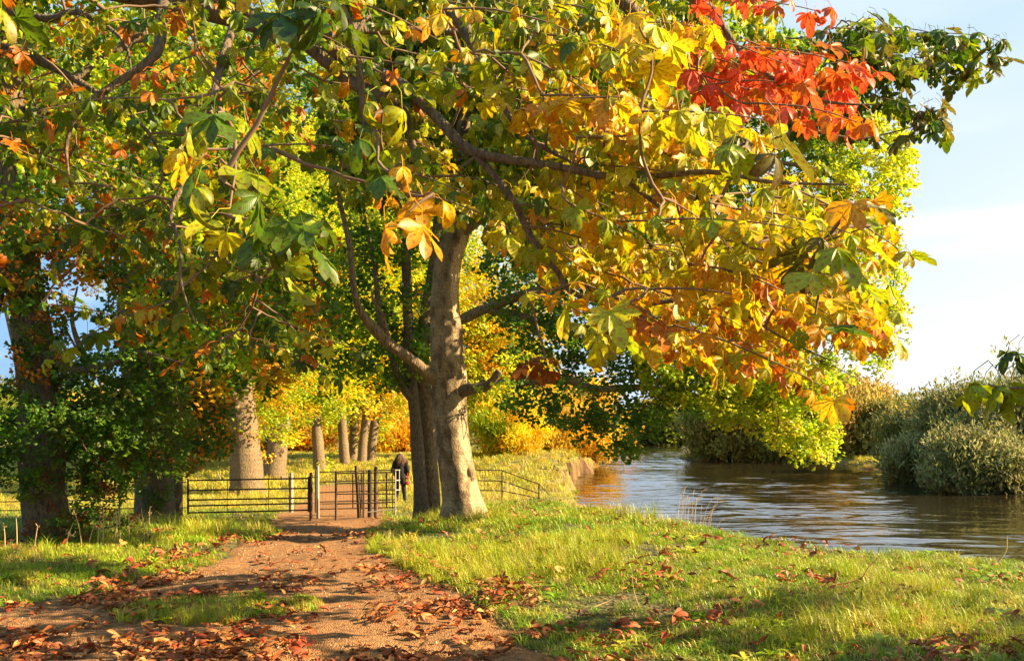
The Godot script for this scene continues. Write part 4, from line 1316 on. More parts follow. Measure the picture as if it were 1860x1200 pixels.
func litter() -> void:
	var shp := []
	for k in 7: shp.append(dry_leaf(40 + k, 6))
	var pal := [Color(0.50, 0.17, 0.05), Color(0.40, 0.12, 0.035), Color(0.56, 0.24, 0.07), Color(0.30, 0.10, 0.04), Color(0.62, 0.34, 0.12), Color(0.46, 0.09, 0.03)]
	var words := ["orange-brown", "dark russet", "tawny orange", "deep brown", "pale tan", "brick red"]
	var all := []
	var tries := 0
	while all.size() < 6000 and tries < 200000:
		tries += 1
		var d := 5.6 + 22.0 * pow(rng.randf(), 1.5)
		var x := rng.randf_range(-1, 1) * (d * 0.6 + 0.8)
		var sd := river_sd(x, d)
		if sd < 0.8: continue
		var p := path_in(x, d)
		var keep := 0.10
		if p > -0.6: keep = 0.5
		if p > 0.5: keep = 0.38
		if d < 10.5: keep *= 1.6
		if d > 11.5 and p > 0.4: keep *= 0.35
		keep *= clampf(0.55 + 2.4 * hum.get_noise_2d(x * 8.0 + 70.0, d * 8.0), 0.05, 1.6)
		if rng.randf() > keep: continue
		var on_grass := p < 0.0
		var y := ground_h(x, d) + (rng.randf_range(0.03, 0.09) if on_grass else 0.0)
		var s := rng.randf_range(0.2, 0.7) if rng.randf() < 0.5 else rng.randf_range(0.6, 1.1)
		var tilt := 0.55 if on_grass else 0.3
		var b := Basis(Vector3.UP, rng.randf() * TAU) * Basis(Vector3.RIGHT, rng.randf_range(-tilt, tilt)) * Basis(Vector3.BACK, rng.randf_range(-tilt, tilt)) * Basis.from_scale(Vector3.ONE * s)
		var seen := absf(x) < d * 0.545 and d > 6.75
		all.append([s / d / d if seen else 0.0, Transform3D(b, Vector3(x, y, -d)), rng.randi() % pal.size(), on_grass])
	all.sort_custom(func(a, b): return a[0] > b[0])
	var sets := []
	var cols := []
	for k in shp.size():
		sets.append([])
		cols.append(PackedColorArray())
	for k in all.size():
		var e: Array = all[k]
		var shape: int = rng.randi() % shp.size()
		if k < 300:
			var o := MeshInstance3D.new()
			o.name = numbered("fallen_leaf")
			o.mesh = shp[shape]
			o.material_override = leaf_mat(pal[e[2]], "fallen")
			o.transform = e[1]
			add_child(o, true)
			var at: Vector3 = e[1].origin
			var where := "on the path"
			if e[3] and at.x > -0.5: where = "in the grass near the slanting twig" if at.x > 1.6 else "in the grass at the path's right edge"
			elif e[3]: where = "in the grass left of the path"
			elif patch_in(at.x, -at.z) > -0.25: where = "on the grass island in the path"
			elif at.x < -2.6 and -at.z < 8.2: where = "on the path in the bottom left corner"
			elif at.x > -1.0 and -at.z < 8.2: where = "on the path close to the right turf"
			elif -at.z < 7.6: where = "on the path at the picture's bottom edge"
			elif -at.z > 9.5: where = "on the path beyond the grass island"
			elif at.x > -1.8: where = "on the path between grass island and right turf"
			var form: String = ["one-bladed", "three-bladed", "five-bladed", "four-bladed", "two-bladed", "one-bladed", "three-bladed"][shape]
			tag(o, "%s %s fallen leaf %s" % [words[e[2]], form, where], "leaf", "%s %s fallen leaves %s" % [words[e[2]], form, where])
		else:
			sets[shape].append(e[1])
			cols[shape].append(jit(pal[e[2]], 0.3))
	var root := Node3D.new()
	root.name = numbered("leaf_litter")
	add_child(root, true)
	tag(root, "scattered brown and orange leaf litter on path and grass", "leaves", "", "stuff")
	for k in shp.size():
		multi("leaves", shp[k], M.fallen, sets[k], cols[k], root)
	print("litter ", all.size())

func pebbles() -> void:
	var mb := MB.new()
	mb.tube(PackedVector3Array([Vector3(0, -0.3, 0), Vector3(0, 0.0, 0), Vector3(0.05, 0.3, 0), Vector3(0.05, 0.42, 0.03)]), PackedFloat32Array([0.35, 0.52, 0.4, 0.1]), 7, Color.WHITE, true, barkn, 0.6)
	var xs := []
	var cols := PackedColorArray()
	while xs.size() < 5200:
		var d := 6.0 + 13.0 * pow(rng.randf(), 1.6)
		var x := rng.randf_range(edge_left(d), edge_right(d))
		if path_in(x, d) < 0.05 or hum.get_noise_2d(x * 9.0, d * 4.0 + 200.0) < -0.1 + rng.randf_range(-0.3, 0.3): continue
		var r := 0.006 + 0.022 * pow(rng.randf(), 4.0)
		xs.append(Transform3D(Basis(Vector3.UP, rng.randf() * TAU) * Basis.from_scale(Vector3(r * rng.randf_range(0.8, 1.5), r * 0.8, r)), Vector3(x, ground_h(x, d) - 0.02, -d)))
		cols.append(jit(pick([Color(0.5, 0.36, 0.2), Color(0.4, 0.33, 0.25), Color(0.58, 0.46, 0.3), Color(0.33, 0.2, 0.1)]), 0.2))
	var root := Node3D.new()
	root.name = numbered("gravel")
	add_child(root, true)
	tag(root, "fine gravel and crumbs of earth on the path", "gravel", "", "stuff")
	multi("stones", mb.mesh(), M.stone, xs, cols, root)

func stem(called: String, label: String, cat: String, pts: Array, r: float, material: Material, group := "", seeds := 0) -> void:
	var root := thing(called, label, cat, pts[0], group)
	var c := curve(pts, 5)
	var mb := MB.new()
	mb.tube(c, radii([r, r * 0.8, r * 0.4], c.size()), 5)
	part("stalk", mb.mesh(), material, root)
	if seeds:
		var hd := MB.new()
		var e := c[c.size() - 1]
		for k in seeds:
			var q := e + Vector3(rng.randf_range(-0.02, 0.02), -rng.randf() * 0.12, rng.randf_range(-0.02, 0.02))
			var s := q + Vector3(rng.randf_range(-0.03, 0.03), rng.randf_range(0.01, 0.04), rng.randf_range(-0.03, 0.03))
			hd.tube(PackedVector3Array([q, q.lerp(s, 0.5), s]), PackedFloat32Array([0.002, 0.006, 0.001]), 4)
		part("seed_head", hd.mesh(), material, root)

func stems() -> void:
	# dead stalks at the left
	for k in 15:
		var px: float = [8, 30, 62, 118, 148, 160, 176, 186, 206, 212, 218, 234, 256, 262, 268][k]
		var d := 12.6 + 0.05 * k
		var a := G(px, d)
		var h: float = [0.35, 0.5, 0.3, 0.35, 0.5, 0.28, 0.25, 0.55, 0.42, 0.62, 0.58, 0.64, 0.4, 0.5, 0.52][k]
		var lean := rng.randf_range(-0.12, 0.14)
		stem("dry_stalk", "dead brown stalk, %s from the left in the grass below the dark trunk" % ["first", "second", "third", "fourth", "fifth", "sixth", "seventh", "eighth", "ninth", "tenth", "eleventh", "twelfth", "thirteenth", "fourteenth", "fifteenth"][k], "stalk", [a, a + Vector3(lean * 0.4, h * 0.55, 0), a + Vector3(lean, h, 0.02)], 0.008, M.straw, "dead stalks below the dark trunk", 4 if k % 2 == 0 else 0)
	# pale seeding grass on the brink
	var root := thing("seed_grass", "pale tuft of seeding grass on the brink against the water", "grass tuft", G(1262, 14.6))
	for k in 22:
		var a := G(1228 + k * 3.2, 14.5 + rng.randf_range(-0.3, 0.4))
		var h := rng.randf_range(0.35, 0.62)
		var bend := rng.randf_range(0.02, 0.3)
		var c := curve([a, a + Vector3(bend * 0.2, h * 0.6, 0), a + Vector3(bend * 0.6, h * 0.95, 0), a + Vector3(bend, h, 0)], 4)
		var mb := MB.new()
		mb.tube(c, radii([0.004, 0.003, 0.0025, 0.006, 0.002], c.size()), 4)
		part("stalk", mb.mesh(), M.straw, root)
	root = thing("seed_grass", "thin seeding grass beside the foot of the mottled trunk", "grass tuft", G(930, 19.0))
	for k in 14:
		var a := G(885 + k * 8.0 + rng.randf_range(-6, 6), 18.5 + rng.randf_range(-0.8, 1.2))
		var h := rng.randf_range(0.3, 0.6)
		var c := curve([a, a + Vector3(0.03, h * 0.6, 0), a + Vector3(rng.randf_range(-0.1, 0.2), h, 0)], 4)
		var mb := MB.new()
		mb.tube(c, radii([0.004, 0.003, 0.005, 0.002], c.size()), 4)
		part("stalk", mb.mesh(), M.straw, root)
	# single stems in the near grass
	var up := func(px: float, py: float, d: float) -> Vector3: return P(px, py, d)
	stem("bent_straw", "pale straw bent at a sharp angle in the grass", "stem", [up.call(1072, 1104, 8.4), up.call(1105, 1092, 8.5), up.call(1134, 1078, 8.5)], 0.005, M.straw)
	stem("upright_straw", "upright pale straw right of the bent one", "stem", [up.call(1162, 1104, 8.3), up.call(1152, 1075, 8.3), up.call(1147, 1032, 8.3)], 0.005, M.straw)
	stem("bramble_runner", "thin red-brown bramble runner arching over the grass", "stem", [up.call(1505, 1064, 8.6), up.call(1560, 1052, 8.6), up.call(1578, 1030, 8.6), up.call(1600, 1008, 8.6)], 0.006, leaf_mat(Color(0.30, 0.09, 0.03), "straw"))
	stem("green_stalk", "thick green stalk standing in the near grass", "stem", [up.call(1562, 1136, 7.9), up.call(1564, 1100, 7.9), up.call(1567, 1064, 7.9)], 0.009, leaf_mat(Color(0.07, 0.13, 0.03), "straw"))
	stem("long_twig", "long bare twig slanting across the near grass", "stem", [up.call(1560, 1164, 7.6), up.call(1640, 1122, 7.7), up.call(1690, 1085, 7.8), up.call(1726, 1056, 7.9)], 0.005, M.twig)
	stem("brink_twig", "pale twig sticking up at the brink at the right edge", "stem", [up.call(1812, 1022, 10.6), up.call(1828, 1000, 10.6), up.call(1830, 974, 10.6)], 0.012, M.straw)
	stem("leaning_straw", "thin brown straw leaning in the shaded corner grass", "stem", [up.call(1517, 1196, 7.0), up.call(1510, 1160, 7.0), up.call(1498, 1126, 7.0)], 0.004, M.straw)

# ------------------------------------------------------------------ gates and fences
func bar(root: Node3D, called: String, a: Vector3, b: Vector3, r: float, material: Material, sides := 8) -> void:
	var mb := MB.new()
	mb.tube(PackedVector3Array([a, a.lerp(b, 0.5) + Vector3(0, rng.randf_range(-0.006, 0.006), 0), b]), PackedFloat32Array([r, r, r]), sides)
	part(called, mb.mesh(), material, root)

func post(root: Node3D, called: String, px: float, top_py: float, d: float, r: float, material: Material, lean := 0.0, sides := 10) -> void:
	var a := G(px, d)
	var t := P(px + lean, top_py, d)
	var mb := MB.new()
	mb.tube(PackedVector3Array([a - Vector3(0, 0.15, 0), a.lerp(t, 0.5), t - (t - a).normalized() * r * 0.3, t]), PackedFloat32Array([r * 1.05, r, r * 0.97, r * 0.75]), sides, Color.WHITE, true, barkn, 0.12)
	part(called, mb.mesh(), material, root)

func gates() -> void:
	var d := 27.5
	var st: Material = M.gate_steel
	var root := thing("field_gate", "long rusty five-bar metal field gate, closed across the path", "gate", G(452, d))
	for r in [[872.5, 868.5], [890.5, 886.5], [908, 904], [918.5, 913.8], [931, 926]]:
		bar(root, "rail", P(341, r[0], d), P(562, r[1], d), 0.024, st)
	bar(root, "stile", P(341, 869, d), P(341, 934, d), 0.032, st)
	bar(root, "stile", P(560, 866, d), P(560, 930, d), 0.028, st)
	bar(root, "brace", P(413, 871, d) + Vector3(0, 0, 0.03), P(413, 930, d) + Vector3(0, 0, 0.03), 0.010, st)
	bar(root, "brace", P(488, 870, d) + Vector3(0, 0, 0.03), P(488, 929, d) + Vector3(0, 0, 0.03), 0.010, st)
	bar(root, "brace", P(526, 866, d) + Vector3(0, 0, 0.03), P(526, 929, d) + Vector3(0, 0, 0.03), 0.018, st)
	bar(root, "latch", P(560, 866, d), P(577, 866, d), 0.012, st)
	root = thing("gate_post", "thick wooden post beside the burred trunk that hangs the field gate", "post", G(322, d))
	post(root, "post_shaft", 322, 862, 27.3, 0.14, M.post_wood)
	bar(root, "hinge", P(322, 876, 27.3), P(341, 876, d), 0.014, st)
	bar(root, "hinge", P(322, 922, 27.3), P(341, 922, d), 0.014, st)
	root = thing("latch_post", "slim steel latch post at the right end of the field gate", "post", G(565, d))
	post(root, "post_shaft", 564.5, 858, d, 0.045, st)
	bar(root, "catch", P(564, 892, d), P(567, 888, d - 0.06), 0.03, st)
	root = thing("marker_post", "pale wooden post in the meadow behind the field gate", "post", G(527, 30.0))
	post(root, "post_shaft", 529, 858, 30.0, 0.06, M.pale_post)
	root = thing("marker_post", "pale-topped post at the left of the kissing gate", "post", G(578, 28.2))
	post(root, "post_shaft", 577, 846, 28.2, 0.042, M.pale_post)
	# kissing gate: back panel, front panel, posts
	root = thing("enclosure_fence", "rear rails of the kissing gate with wire mesh", "fence", G(648, 28.6))
	var bd := 28.6
	for r in [[857.5, 852.7], [875.5, 871.0], [894.5, 889.0], [911.5, 907.0], [924.5, 921.0]]:
		bar(root, "rail", P(574, r[0], bd), P(722, r[1], bd), 0.017, st)
	bar(root, "stile", P(573, 854, bd), P(573, 931, bd), 0.03, st)
	bar(root, "stile", P(713, 851, bd), P(713, 929, bd), 0.016, st)
	var wire := MB.new()
	for k in 22:
		var x := 579.0 + k * 6.4
		wire.tube(PackedVector3Array([P(x, 858, bd + 0.02), P(x, 926, bd + 0.02)]), PackedFloat32Array([0.0025, 0.0025]), 4)
	part("wire_mesh", wire.mesh(), M.wire, root, "stuff")
	root = thing("kissing_gate", "front rails of the kissing gate, the right end galvanised", "gate", G(664, 27.2))
	var fd := 27.2
	for r in [[859.5, 857.5], [878, 875.5], [897, 897], [915, 911.5]]:
		bar(root, "rail", P(610, r[0], fd), P(718, r[1], fd), 0.018, st)
	bar(root, "stile", P(610, 857, fd), P(610, 945, fd), 0.035, st)
	for x in [640.5, 656, 702]:
		bar(root, "stile", P(x, 858, fd + 0.03), P(x, 922, fd + 0.03), 0.018, st)
	bar(root, "end_stile", P(718, 852, fd), P(718, 938, fd), 0.02, M.galvanised)
	bar(root, "end_stile", P(725, 853, fd + 0.35), P(725, 891, fd + 0.35), 0.015, M.galvanised)
	for y in [853.5, 872.0, 890.0]:
		bar(root, "hoop", P(718, y, fd), P(726, y, fd + 0.35), 0.017, M.galvanised)
	bar(root, "foot_rail", P(668, 930, fd - 0.1), P(719, 924, fd), 0.016, M.galvanised)
	root = thing("leaning_post", "brown wooden post leaning inside the kissing gate", "post", G(652, 28.0))
	post(root, "post_shaft", 653, 845, 28.0, 0.06, M.post_wood, -6.5)
	root = thing("dark_post", "thick black wooden post inside the kissing gate", "post", G(672, 28.0))
	post(root, "post_shaft", 671.5, 853, 28.0, 0.065, M.boot)
	root = thing("upright_post", "grey-brown upright post right of the black one", "post", G(682, 27.6))
	post(root, "post_shaft", 682.5, 847, 27.6, 0.06, M.post_wood)
	root = thing("thin_post", "thin steel post between the leaning and the black one", "post", G(660, 27.9))
	post(root, "post_shaft", 660, 854, 27.9, 0.03, st)
	# rails from the trees down to the river
	root = thing("river_fence", "thin three-rail iron fence sloping down to the river", "fence", G(912, 30.0))
	for r in [[852.5, 854.0, 879.0], [871.0, 873.5, 896.0], [889.0, 891.0, 905.0]]:
		bar(root, "rail", P(800, r[0], 30.0), P(912, r[1], 30.0), 0.017, st)
		bar(root, "rail", P(912, r[1], 30.0), P(979, r[2], 29.6), 0.017, st)
	bar(root, "rail", P(979, 879, 29.6), P(996, 896, 29.5), 0.015, st)
	bar(root, "standard", P(912, 854, 30.0), P(912, 935, 30.0), 0.022, st)
	bar(root, "standard", P(979, 879, 29.6), P(979, 935, 29.6), 0.022, st)
	bar(root, "standard", P(830, 853, 30.0), P(830, 930, 30.0), 0.02, st)
	# rails on the left behind the trunks
	root = thing("side_fence", "thin iron rails between the dark trunk and the burred trunk", "fence", G(215, 28.0))
	for r in [[890.0, 886.0], [908.0, 903.0], [924.0, 920.0]]:
		bar(root, "rail", P(-60, r[0] + 4, 27.2), P(205, r[0], 27.6), 0.016, st)
		bar(root, "rail", P(205, r[0], 27.6), P(318, r[1], 27.3), 0.016, st)
	for x in [40.0, 120.0, 216.0]:
		bar(root, "standard", P(x, 880, 27.6), P(x, 945, 27.6), 0.02, st)

# ------------------------------------------------------------------ the person
# bones: a, b, radius at a, radius at b; meshed as one skin
func skin(bones: Array, cell: float, k: float) -> ArrayMesh:
	var lo := Vector3(1e9, 1e9, 1e9)
	var hi := -lo
	for b in bones:
		var r := maxf(b[2], b[3]) + cell * 3.0
		lo = lo.min(b[0] - Vector3.ONE * r).min(b[1] - Vector3.ONE * r)
		hi = hi.max(b[0] + Vector3.ONE * r).max(b[1] + Vector3.ONE * r)
	var nx := int((hi.x - lo.x) / cell) + 2
	var ny := int((hi.y - lo.y) / cell) + 2
	var nz := int((hi.z - lo.z) / cell) + 2
	var f := PackedFloat32Array()
	f.resize(nx * ny * nz)
	f.fill(1.0)
	for b in bones:
		var a: Vector3 = b[0]
		var e: Vector3 = b[1] - a
		var l2 := maxf(e.length_squared(), 1e-9)
		var r := maxf(b[2], b[3]) + cell * 3.0 + k
		var p0: Vector3 = (a.min(b[1]) - Vector3.ONE * r - lo) / cell
		var p1: Vector3 = (a.max(b[1]) + Vector3.ONE * r - lo) / cell
		for z in range(maxi(0, int(p0.z)), mini(nz, int(p1.z) + 2)):
			for y in range(maxi(0, int(p0.y)), mini(ny, int(p1.y) + 2)):
				for x in range(maxi(0, int(p0.x)), mini(nx, int(p1.x) + 2)):
					var q := lo + Vector3(x, y, z) * cell - a
					var t := clampf(q.dot(e) / l2, 0.0, 1.0)
					var dd := (q - e * t).length() - lerpf(b[2], b[3], t)
					var i := x + nx * (y + ny * z)
					var o := f[i]
					var hgt := clampf(0.5 + 0.5 * (o - dd) / k, 0.0, 1.0)
					f[i] = lerpf(o, dd, hgt) - k * hgt * (1.0 - hgt)
	var mb := MB.new()
	var at := {}
	for z in nz - 1:
		for y in ny - 1:
			for x in nx - 1:
				var i := x + nx * (y + ny * z)
				var neg := 0
				var sum := Vector3.ZERO
				var cnt := 0
				var v := [f[i], f[i + 1], f[i + nx], f[i + nx + 1], f[i + nx * ny], f[i + nx * ny + 1], f[i + nx * ny + nx], f[i + nx * ny + nx + 1]]
				for q in 8:
					if v[q] < 0.0: neg += 1
				if neg == 0 or neg == 8: continue
				for q in 8:
					for ax in 3:
						var w: int = q | (1 << ax)
						if w == q: continue
						if (v[q] < 0.0) != (v[w] < 0.0):
							var t: float = v[q] / (v[q] - v[w])
							var c := Vector3(q & 1, (q >> 1) & 1, (q >> 2) & 1)
							c[ax] += t
							sum += c
							cnt += 1
				at[i] = mb.v.size()
				mb.v.append(lo + (Vector3(x, y, z) + sum / cnt) * cell)
				mb.n.append(Vector3(v[1] - v[0] + v[3] - v[2] + v[5] - v[4] + v[7] - v[6], v[2] - v[0] + v[3] - v[1] + v[6] - v[4] + v[7] - v[5], v[4] - v[0] + v[5] - v[1] + v[6] - v[2] + v[7] - v[3]).normalized())
				mb.c.append(Color.WHITE)
	var strides := [1, nx, nx * ny]
	for i in at:
		for ax in 3:
			var s1: int = strides[(ax + 1) % 3]
			var s2: int = strides[(ax + 2) % 3]
			var s0: int = strides[ax]
			if not (at.has(i - s1) and at.has(i - s2) and at.has(i - s1 - s2)): continue
			if (f[i] < 0.0) == (f[i + s0] < 0.0): continue
			var a: int = at[i]
			var b: int = at[i - s1]
			var c: int = at[i - s1 - s2]
			var e: int = at[i - s2]
			if f[i] < 0.0:
				mb.ix.append_array([a, c, b, a, e, c])
			else:
				mb.ix.append_array([a, b, c, a, c, e])
	return mb.mesh()

func walker() -> void:
	var d := 32.6
	var at := G(727, d)
	var root := thing("person", "person with long brown hair in a black jacket walking away through the kissing gate", "person", at)
	var v := func(x: float, y: float, z: float) -> Vector3: return Vector3(x, y, z)
	var hip := 0.93
	var Lk: Vector3 = v.call(-0.12, 0.50, -0.05)
	var Rk: Vector3 = v.call(0.12, 0.50, -0.02)
	var La: Vector3 = v.call(-0.13, 0.08, 0.03)
	var Ra: Vector3 = v.call(0.15, 0.08, -0.06)
	var body := [
		[v.call(0, hip, 0), v.call(0, 1.12, 0.0), 0.135, 0.12], [v.call(0, 1.12, 0), v.call(0, 1.36, 0.01), 0.12, 0.13], [v.call(-0.15, 1.41, 0.01), v.call(0.15, 1.41, 0.01), 0.075, 0.075], [v.call(0, 1.44, 0.01), v.call(0, 1.56, 0), 0.055, 0.05],
		[v.call(0, 1.60, -0.01), v.call(0, 1.68, 0.0), 0.075, 0.09], [v.call(0, 1.63, -0.08), v.call(0, 1.60, -0.105), 0.018, 0.014], [v.call(0, 1.56, -0.06), v.call(0, 1.56, -0.07), 0.04, 0.035], [v.call(-0.085, 1.63, 0), v.call(-0.085, 1.65, 0), 0.018, 0.022], [v.call(0.085, 1.63, 0), v.call(0.085, 1.65, 0), 0.018, 0.022],
		[v.call(-0.085, hip, 0), Lk, 0.10, 0.062], [Lk, La, 0.06, 0.038], [v.call(0.085, hip, 0), Rk, 0.10, 0.062], [Rk, Ra, 0.06, 0.038],
		[v.call(-0.18, 1.40, 0.01), v.call(-0.25, 1.15, 0.04), 0.055, 0.044], [v.call(-0.25, 1.15, 0.04), v.call(-0.22, 0.98, -0.14), 0.044, 0.03], [v.call(0.18, 1.40, 0.01), v.call(0.25, 1.15, 0.04), 0.055, 0.044], [v.call(0.25, 1.15, 0.04), v.call(0.23, 0.96, -0.12), 0.044, 0.03],
	]
	var b := part("body", skin(body, 0.016, 0.03), M.skin, root)
	b.position = Vector3.ZERO
	# hands: palm, four fingers curled, thumb at the side
	for s in [-1.0, 1.0]:
		var wr: Vector3 = v.call(-0.22, 0.98, -0.14) if s < 0 else v.call(0.23, 0.96, -0.12)
		var fw: Vector3 = (wr - (v.call(-0.25, 1.15, 0.04) if s < 0 else v.call(0.25, 1.15, 0.04))).normalized()
		var sd := Vector3(0, 0.5, -1).cross(fw).normalized()
		if sd.length() < 0.5: sd = Vector3.RIGHT
		sd = (Vector3(0, -fw.z, fw.y)).normalized()
		var ins: Vector3 = fw.cross(sd).normalized() * s
		var bones := [[wr, wr + fw * 0.075, 0.024, 0.026]]
		for k in 4:
			var k0: Vector3 = wr + fw * 0.08 + sd * (k - 1.5) * 0.021
			var ln: float = [0.034, 0.042, 0.039, 0.03][k]
			var k1: Vector3 = k0 + (fw + ins * 0.25).normalized() * ln
			var k2: Vector3 = k1 + (fw * 0.5 + ins).normalized() * ln * 0.7
			bones.append([k0 - fw * 0.03, k0, 0.011, 0.01])
			bones.append([k0, k1, 0.0095, 0.0085])
			bones.append([k1, k2, 0.0085, 0.007])
		var t0: Vector3 = wr + fw * 0.025 + sd * 0.022
		var t1: Vector3 = t0 + (fw * 0.6 + sd + ins * 0.4).normalized() * 0.035
		bones.append([t0, t1, 0.012, 0.0105])
		bones.append([t1, t1 + (fw + ins * 0.5).normalized() * 0.03, 0.0105, 0.008])
		part("hand", skin(bones, 0.004, 0.006), M.skin, root).position = Vector3.ZERO
	var jacket := [
		[v.call(-0.05, 0.92, 0.0), v.call(-0.04, 1.15, 0.0), 0.15, 0.135], [v.call(0.05, 0.92, 0.0), v.call(0.04, 1.15, 0.0), 0.15, 0.135], [v.call(0, 1.12, 0), v.call(0, 1.36, 0.01), 0.15, 0.155], [v.call(-0.16, 1.41, 0.01), v.call(0.16, 1.41, 0.01), 0.09, 0.09], [v.call(0, 1.44, 0.01), v.call(0, 1.50, 0), 0.085, 0.07],
		[v.call(-0.19, 1.40, 0.01), v.call(-0.26, 1.15, 0.04), 0.085, 0.07], [v.call(-0.26, 1.15, 0.04), v.call(-0.23, 1.0, -0.12), 0.068, 0.052], [v.call(0.19, 1.40, 0.01), v.call(0.26, 1.15, 0.04), 0.085, 0.07], [v.call(0.26, 1.15, 0.04), v.call(0.24, 0.98, -0.10), 0.068, 0.052],
	]
	part("jacket", skin(jacket, 0.016, 0.04), M.jacket, root).position = Vector3.ZERO
	var legs := [[v.call(-0.085, 0.9, 0), Lk, 0.115, 0.075], [Lk, La + Vector3(0, 0.02, 0), 0.075, 0.058], [v.call(0.085, 0.9, 0), Rk, 0.115, 0.075], [Rk, Ra + Vector3(0, 0.02, 0), 0.075, 0.058]]
	part("trousers", skin(legs, 0.016, 0.03), M.trousers, root).position = Vector3.ZERO
	for q in [La, Ra]:
		part("boot", skin([[q, q - Vector3(0, 0.03, 0), 0.05, 0.05], [q - Vector3(0, 0.035, -0.02), q - Vector3(0, 0.045, 0.15), 0.045, 0.035]], 0.012, 0.02), M.boot, root).position = Vector3.ZERO
	# long loose hair: a cap and many strands
	var hair := MB.new()
	for k in 420:
		var a := rng.randf() * TAU
		if sin(a) < -0.55: continue
		var el := rng.randf_range(0.1, 1.4)
		var dir := Vector3(cos(a) * cos(el), sin(el), sin(a) * cos(el))
		var p0 := Vector3(0, 1.665, 0.0) + dir * 0.095
		var out := Vector3(dir.x, 0, maxf(dir.z, -0.1)).normalized()
		var l := rng.randf_range(0.22, 0.40)
		hair.tube(PackedVector3Array([p0, p0 + out * 0.045 + Vector3(0, -0.05, 0.01), p0 + out * rng.randf_range(0.05, 0.11) + Vector3(0, -l * 0.6, 0.03), p0 + out * rng.randf_range(0.03, 0.13) + Vector3(rng.randf_range(-0.03, 0.03), -l, 0.03)]), PackedFloat32Array([0.006, 0.008, 0.007, 0.001]), 4, jit(Color(1, 1, 1), 0.3), false)
	part("hair", hair.mesh(), M.hair, root).position = Vector3.ZERO
	for s in [-1.0, 1.0]:
		var eye := MB.new()
		eye.tube(PackedVector3Array([Vector3(s * 0.032, 1.645, -0.078), Vector3(s * 0.032, 1.645, -0.088), Vector3(s * 0.032, 1.645, -0.091)]), PackedFloat32Array([0.012, 0.01, 0.003]), 8)
		part("eye", eye.mesh(), M.trousers, root).position = Vector3.ZERO
	# the red bag at the right hip
	var bag := thing("shoulder_bag", "red shoulder bag hanging at the right hip of the person", "bag", at + Vector3(0.27, 0.62, -0.02))
	var sk := part("bag_body", skin([[Vector3(-0.02, 0.08, 0.05), Vector3(-0.02, 0.08, -0.12), 0.07, 0.07], [Vector3(-0.02, 0.26, 0.04), Vector3(-0.02, 0.26, -0.11), 0.05, 0.05]], 0.014, 0.09), M.red_cloth, bag)
	sk.position = Vector3.ZERO
	var mb := MB.new()
	mb.tube(PackedVector3Array([Vector3(-0.02, 0.28, 0.04), Vector3(-0.02, 0.5, 0.09), Vector3(-0.09, 0.84, 0.11), Vector3(-0.14, 0.90, 0.03), Vector3(-0.10, 0.84, -0.12), Vector3(-0.03, 0.5, -0.15), Vector3(-0.02, 0.28, -0.10)]), PackedFloat32Array([0.016, 0.016, 0.016, 0.016, 0.016, 0.016, 0.016]), 6)
	part("strap", mb.mesh(), M.red_cloth, bag).position = Vector3.ZERO

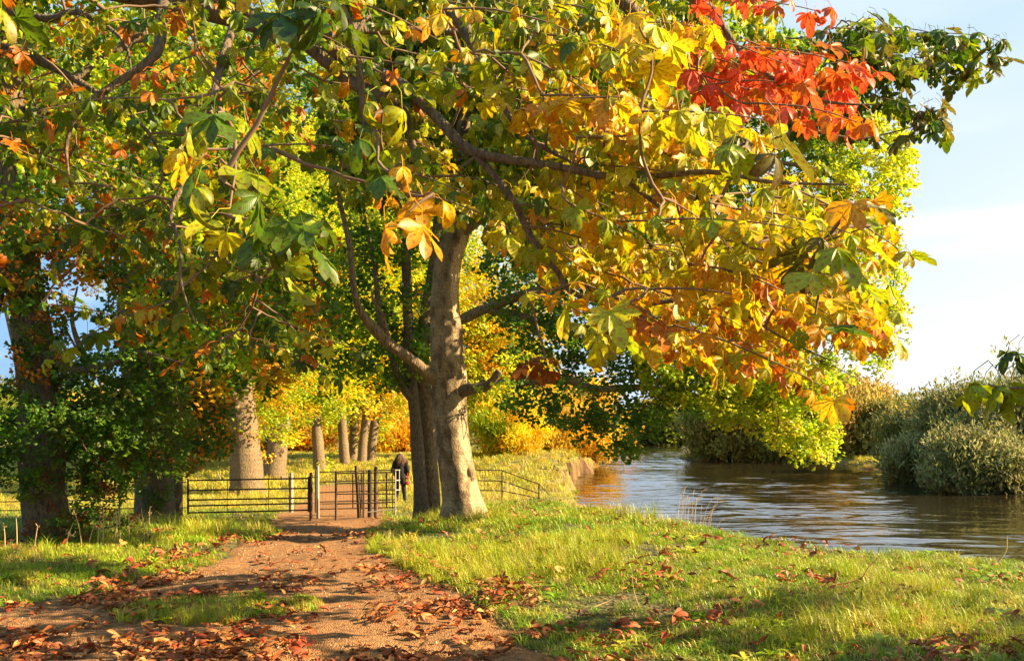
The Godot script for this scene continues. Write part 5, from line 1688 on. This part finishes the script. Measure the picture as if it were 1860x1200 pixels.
# ------------------------------------------------------------------ sky
func sky_image() -> ImageTexture:
	var w := 1536
	var h := 768
	var im := Image.create(w, h, false, Image.FORMAT_RGBF)
	var f := FastNoiseLite.new()
	f.seed = 12
	f.frequency = 1.1
	f.fractal_octaves = 5
	var sun := SUN_TO
	for y in h:
		var el := (0.5 - (y + 0.5) / h) * PI
		for x in w:
			var az := (x + 0.5) / w * TAU
			var dir := Vector3(sin(az) * cos(el), sin(el), -cos(az) * cos(el))
			var up := maxf(dir.y, 0.0)
			var near := pow(maxf(0.0, dir.dot(sun)), 1.6)
			var rim := Color(0.36, 0.60, 0.94).lerp(Color(1.12, 1.12, 1.1), smoothstep(-0.35, 0.5, Vector2(dir.x, dir.z).dot(Vector2(sun.x, sun.z))))
			var col := Color(0.14, 0.47, 0.76).lerp(rim, pow(1.0 - up, 1.75))
			col = col.lerp(Color(1.12, 1.12, 1.1), near * 0.3)
			# thin streaks of high cloud, drawn out by the wind
			if el > 0.0:
				var q := dir / (dir.y + 0.14)
				var c := f.get_noise_3d(q.x * 0.28 + q.z * 0.22, 7.0, q.z * 1.0 - q.x * 0.55)
				var k := smoothstep(-0.15, 0.5, c) * 0.7
				col = col.lerp(Color(1.12, 1.12, 1.1), k)
			im.set_pixel(x, y, col)
	return ImageTexture.create_from_image(im)

const SUN_TO := Vector3(0.872, 0.485, 0.06)

func _ready() -> void:
	rng.seed = 2024
	hum.seed = 3
	hum.frequency = 0.08
	hum.fractal_octaves = 3
	barkn.seed = 6
	barkn.frequency = 2.2
	barkn.fractal_octaves = 3
	# camera: a level lens shifted up
	var cam := Camera3D.new()
	cam.name = "camera"
	add_child(cam)
	cam.position = Vector3(0, EYE, 0)
	cam.near = 0.1
	cam.far = 4000.0
	cam.projection = Camera3D.PROJECTION_FRUSTUM
	cam.size = 2.0 * 0.1 * 600.0 / F
	cam.frustum_offset = Vector2(0, 0.1 * 175.0 / F)
	cam.current = true
	# sky, sun, exposure
	var we := WorldEnvironment.new()
	we.name = "environment"
	var env := Environment.new()
	env.background_mode = Environment.BG_SKY
	var sky := Sky.new()
	var sm := PanoramaSkyMaterial.new()
	sm.panorama = sky_image()
	sky.sky_material = sm
	env.sky = sky
	env.background_energy_multiplier = 0.31
	env.tonemap_mode = Environment.TONE_MAPPER_LINEAR
	env.tonemap_exposure = 3.6
	env.sdfgi_enabled = true
	env.ssao_enabled = true
	env.ssil_enabled = true
	we.environment = env
	add_child(we)
	var sun := DirectionalLight3D.new()
	sun.name = "sun"
	sun.light_color = Color(1.0, 0.89, 0.70)
	sun.light_energy = 1.6
	sun.light_angular_distance = 0.5
	sun.shadow_enabled = true
	add_child(sun)
	sun.look_at_from_position(SUN_TO * 100.0, Vector3.ZERO)
	# the place
	materials()
	shapes()
	terrain()
	print("terrain ", Time.get_ticks_msec())
	foreground_chestnut()
	right_chestnut()
	middle_chestnut()
	twin_maple()
	left_trees()
	meadow_trees()
	print("trees ", Time.get_ticks_msec())
	gates()
	walker()
	grass()
	litter()
	pebbles()
	stems()
	print("done ", Time.get_ticks_msec())
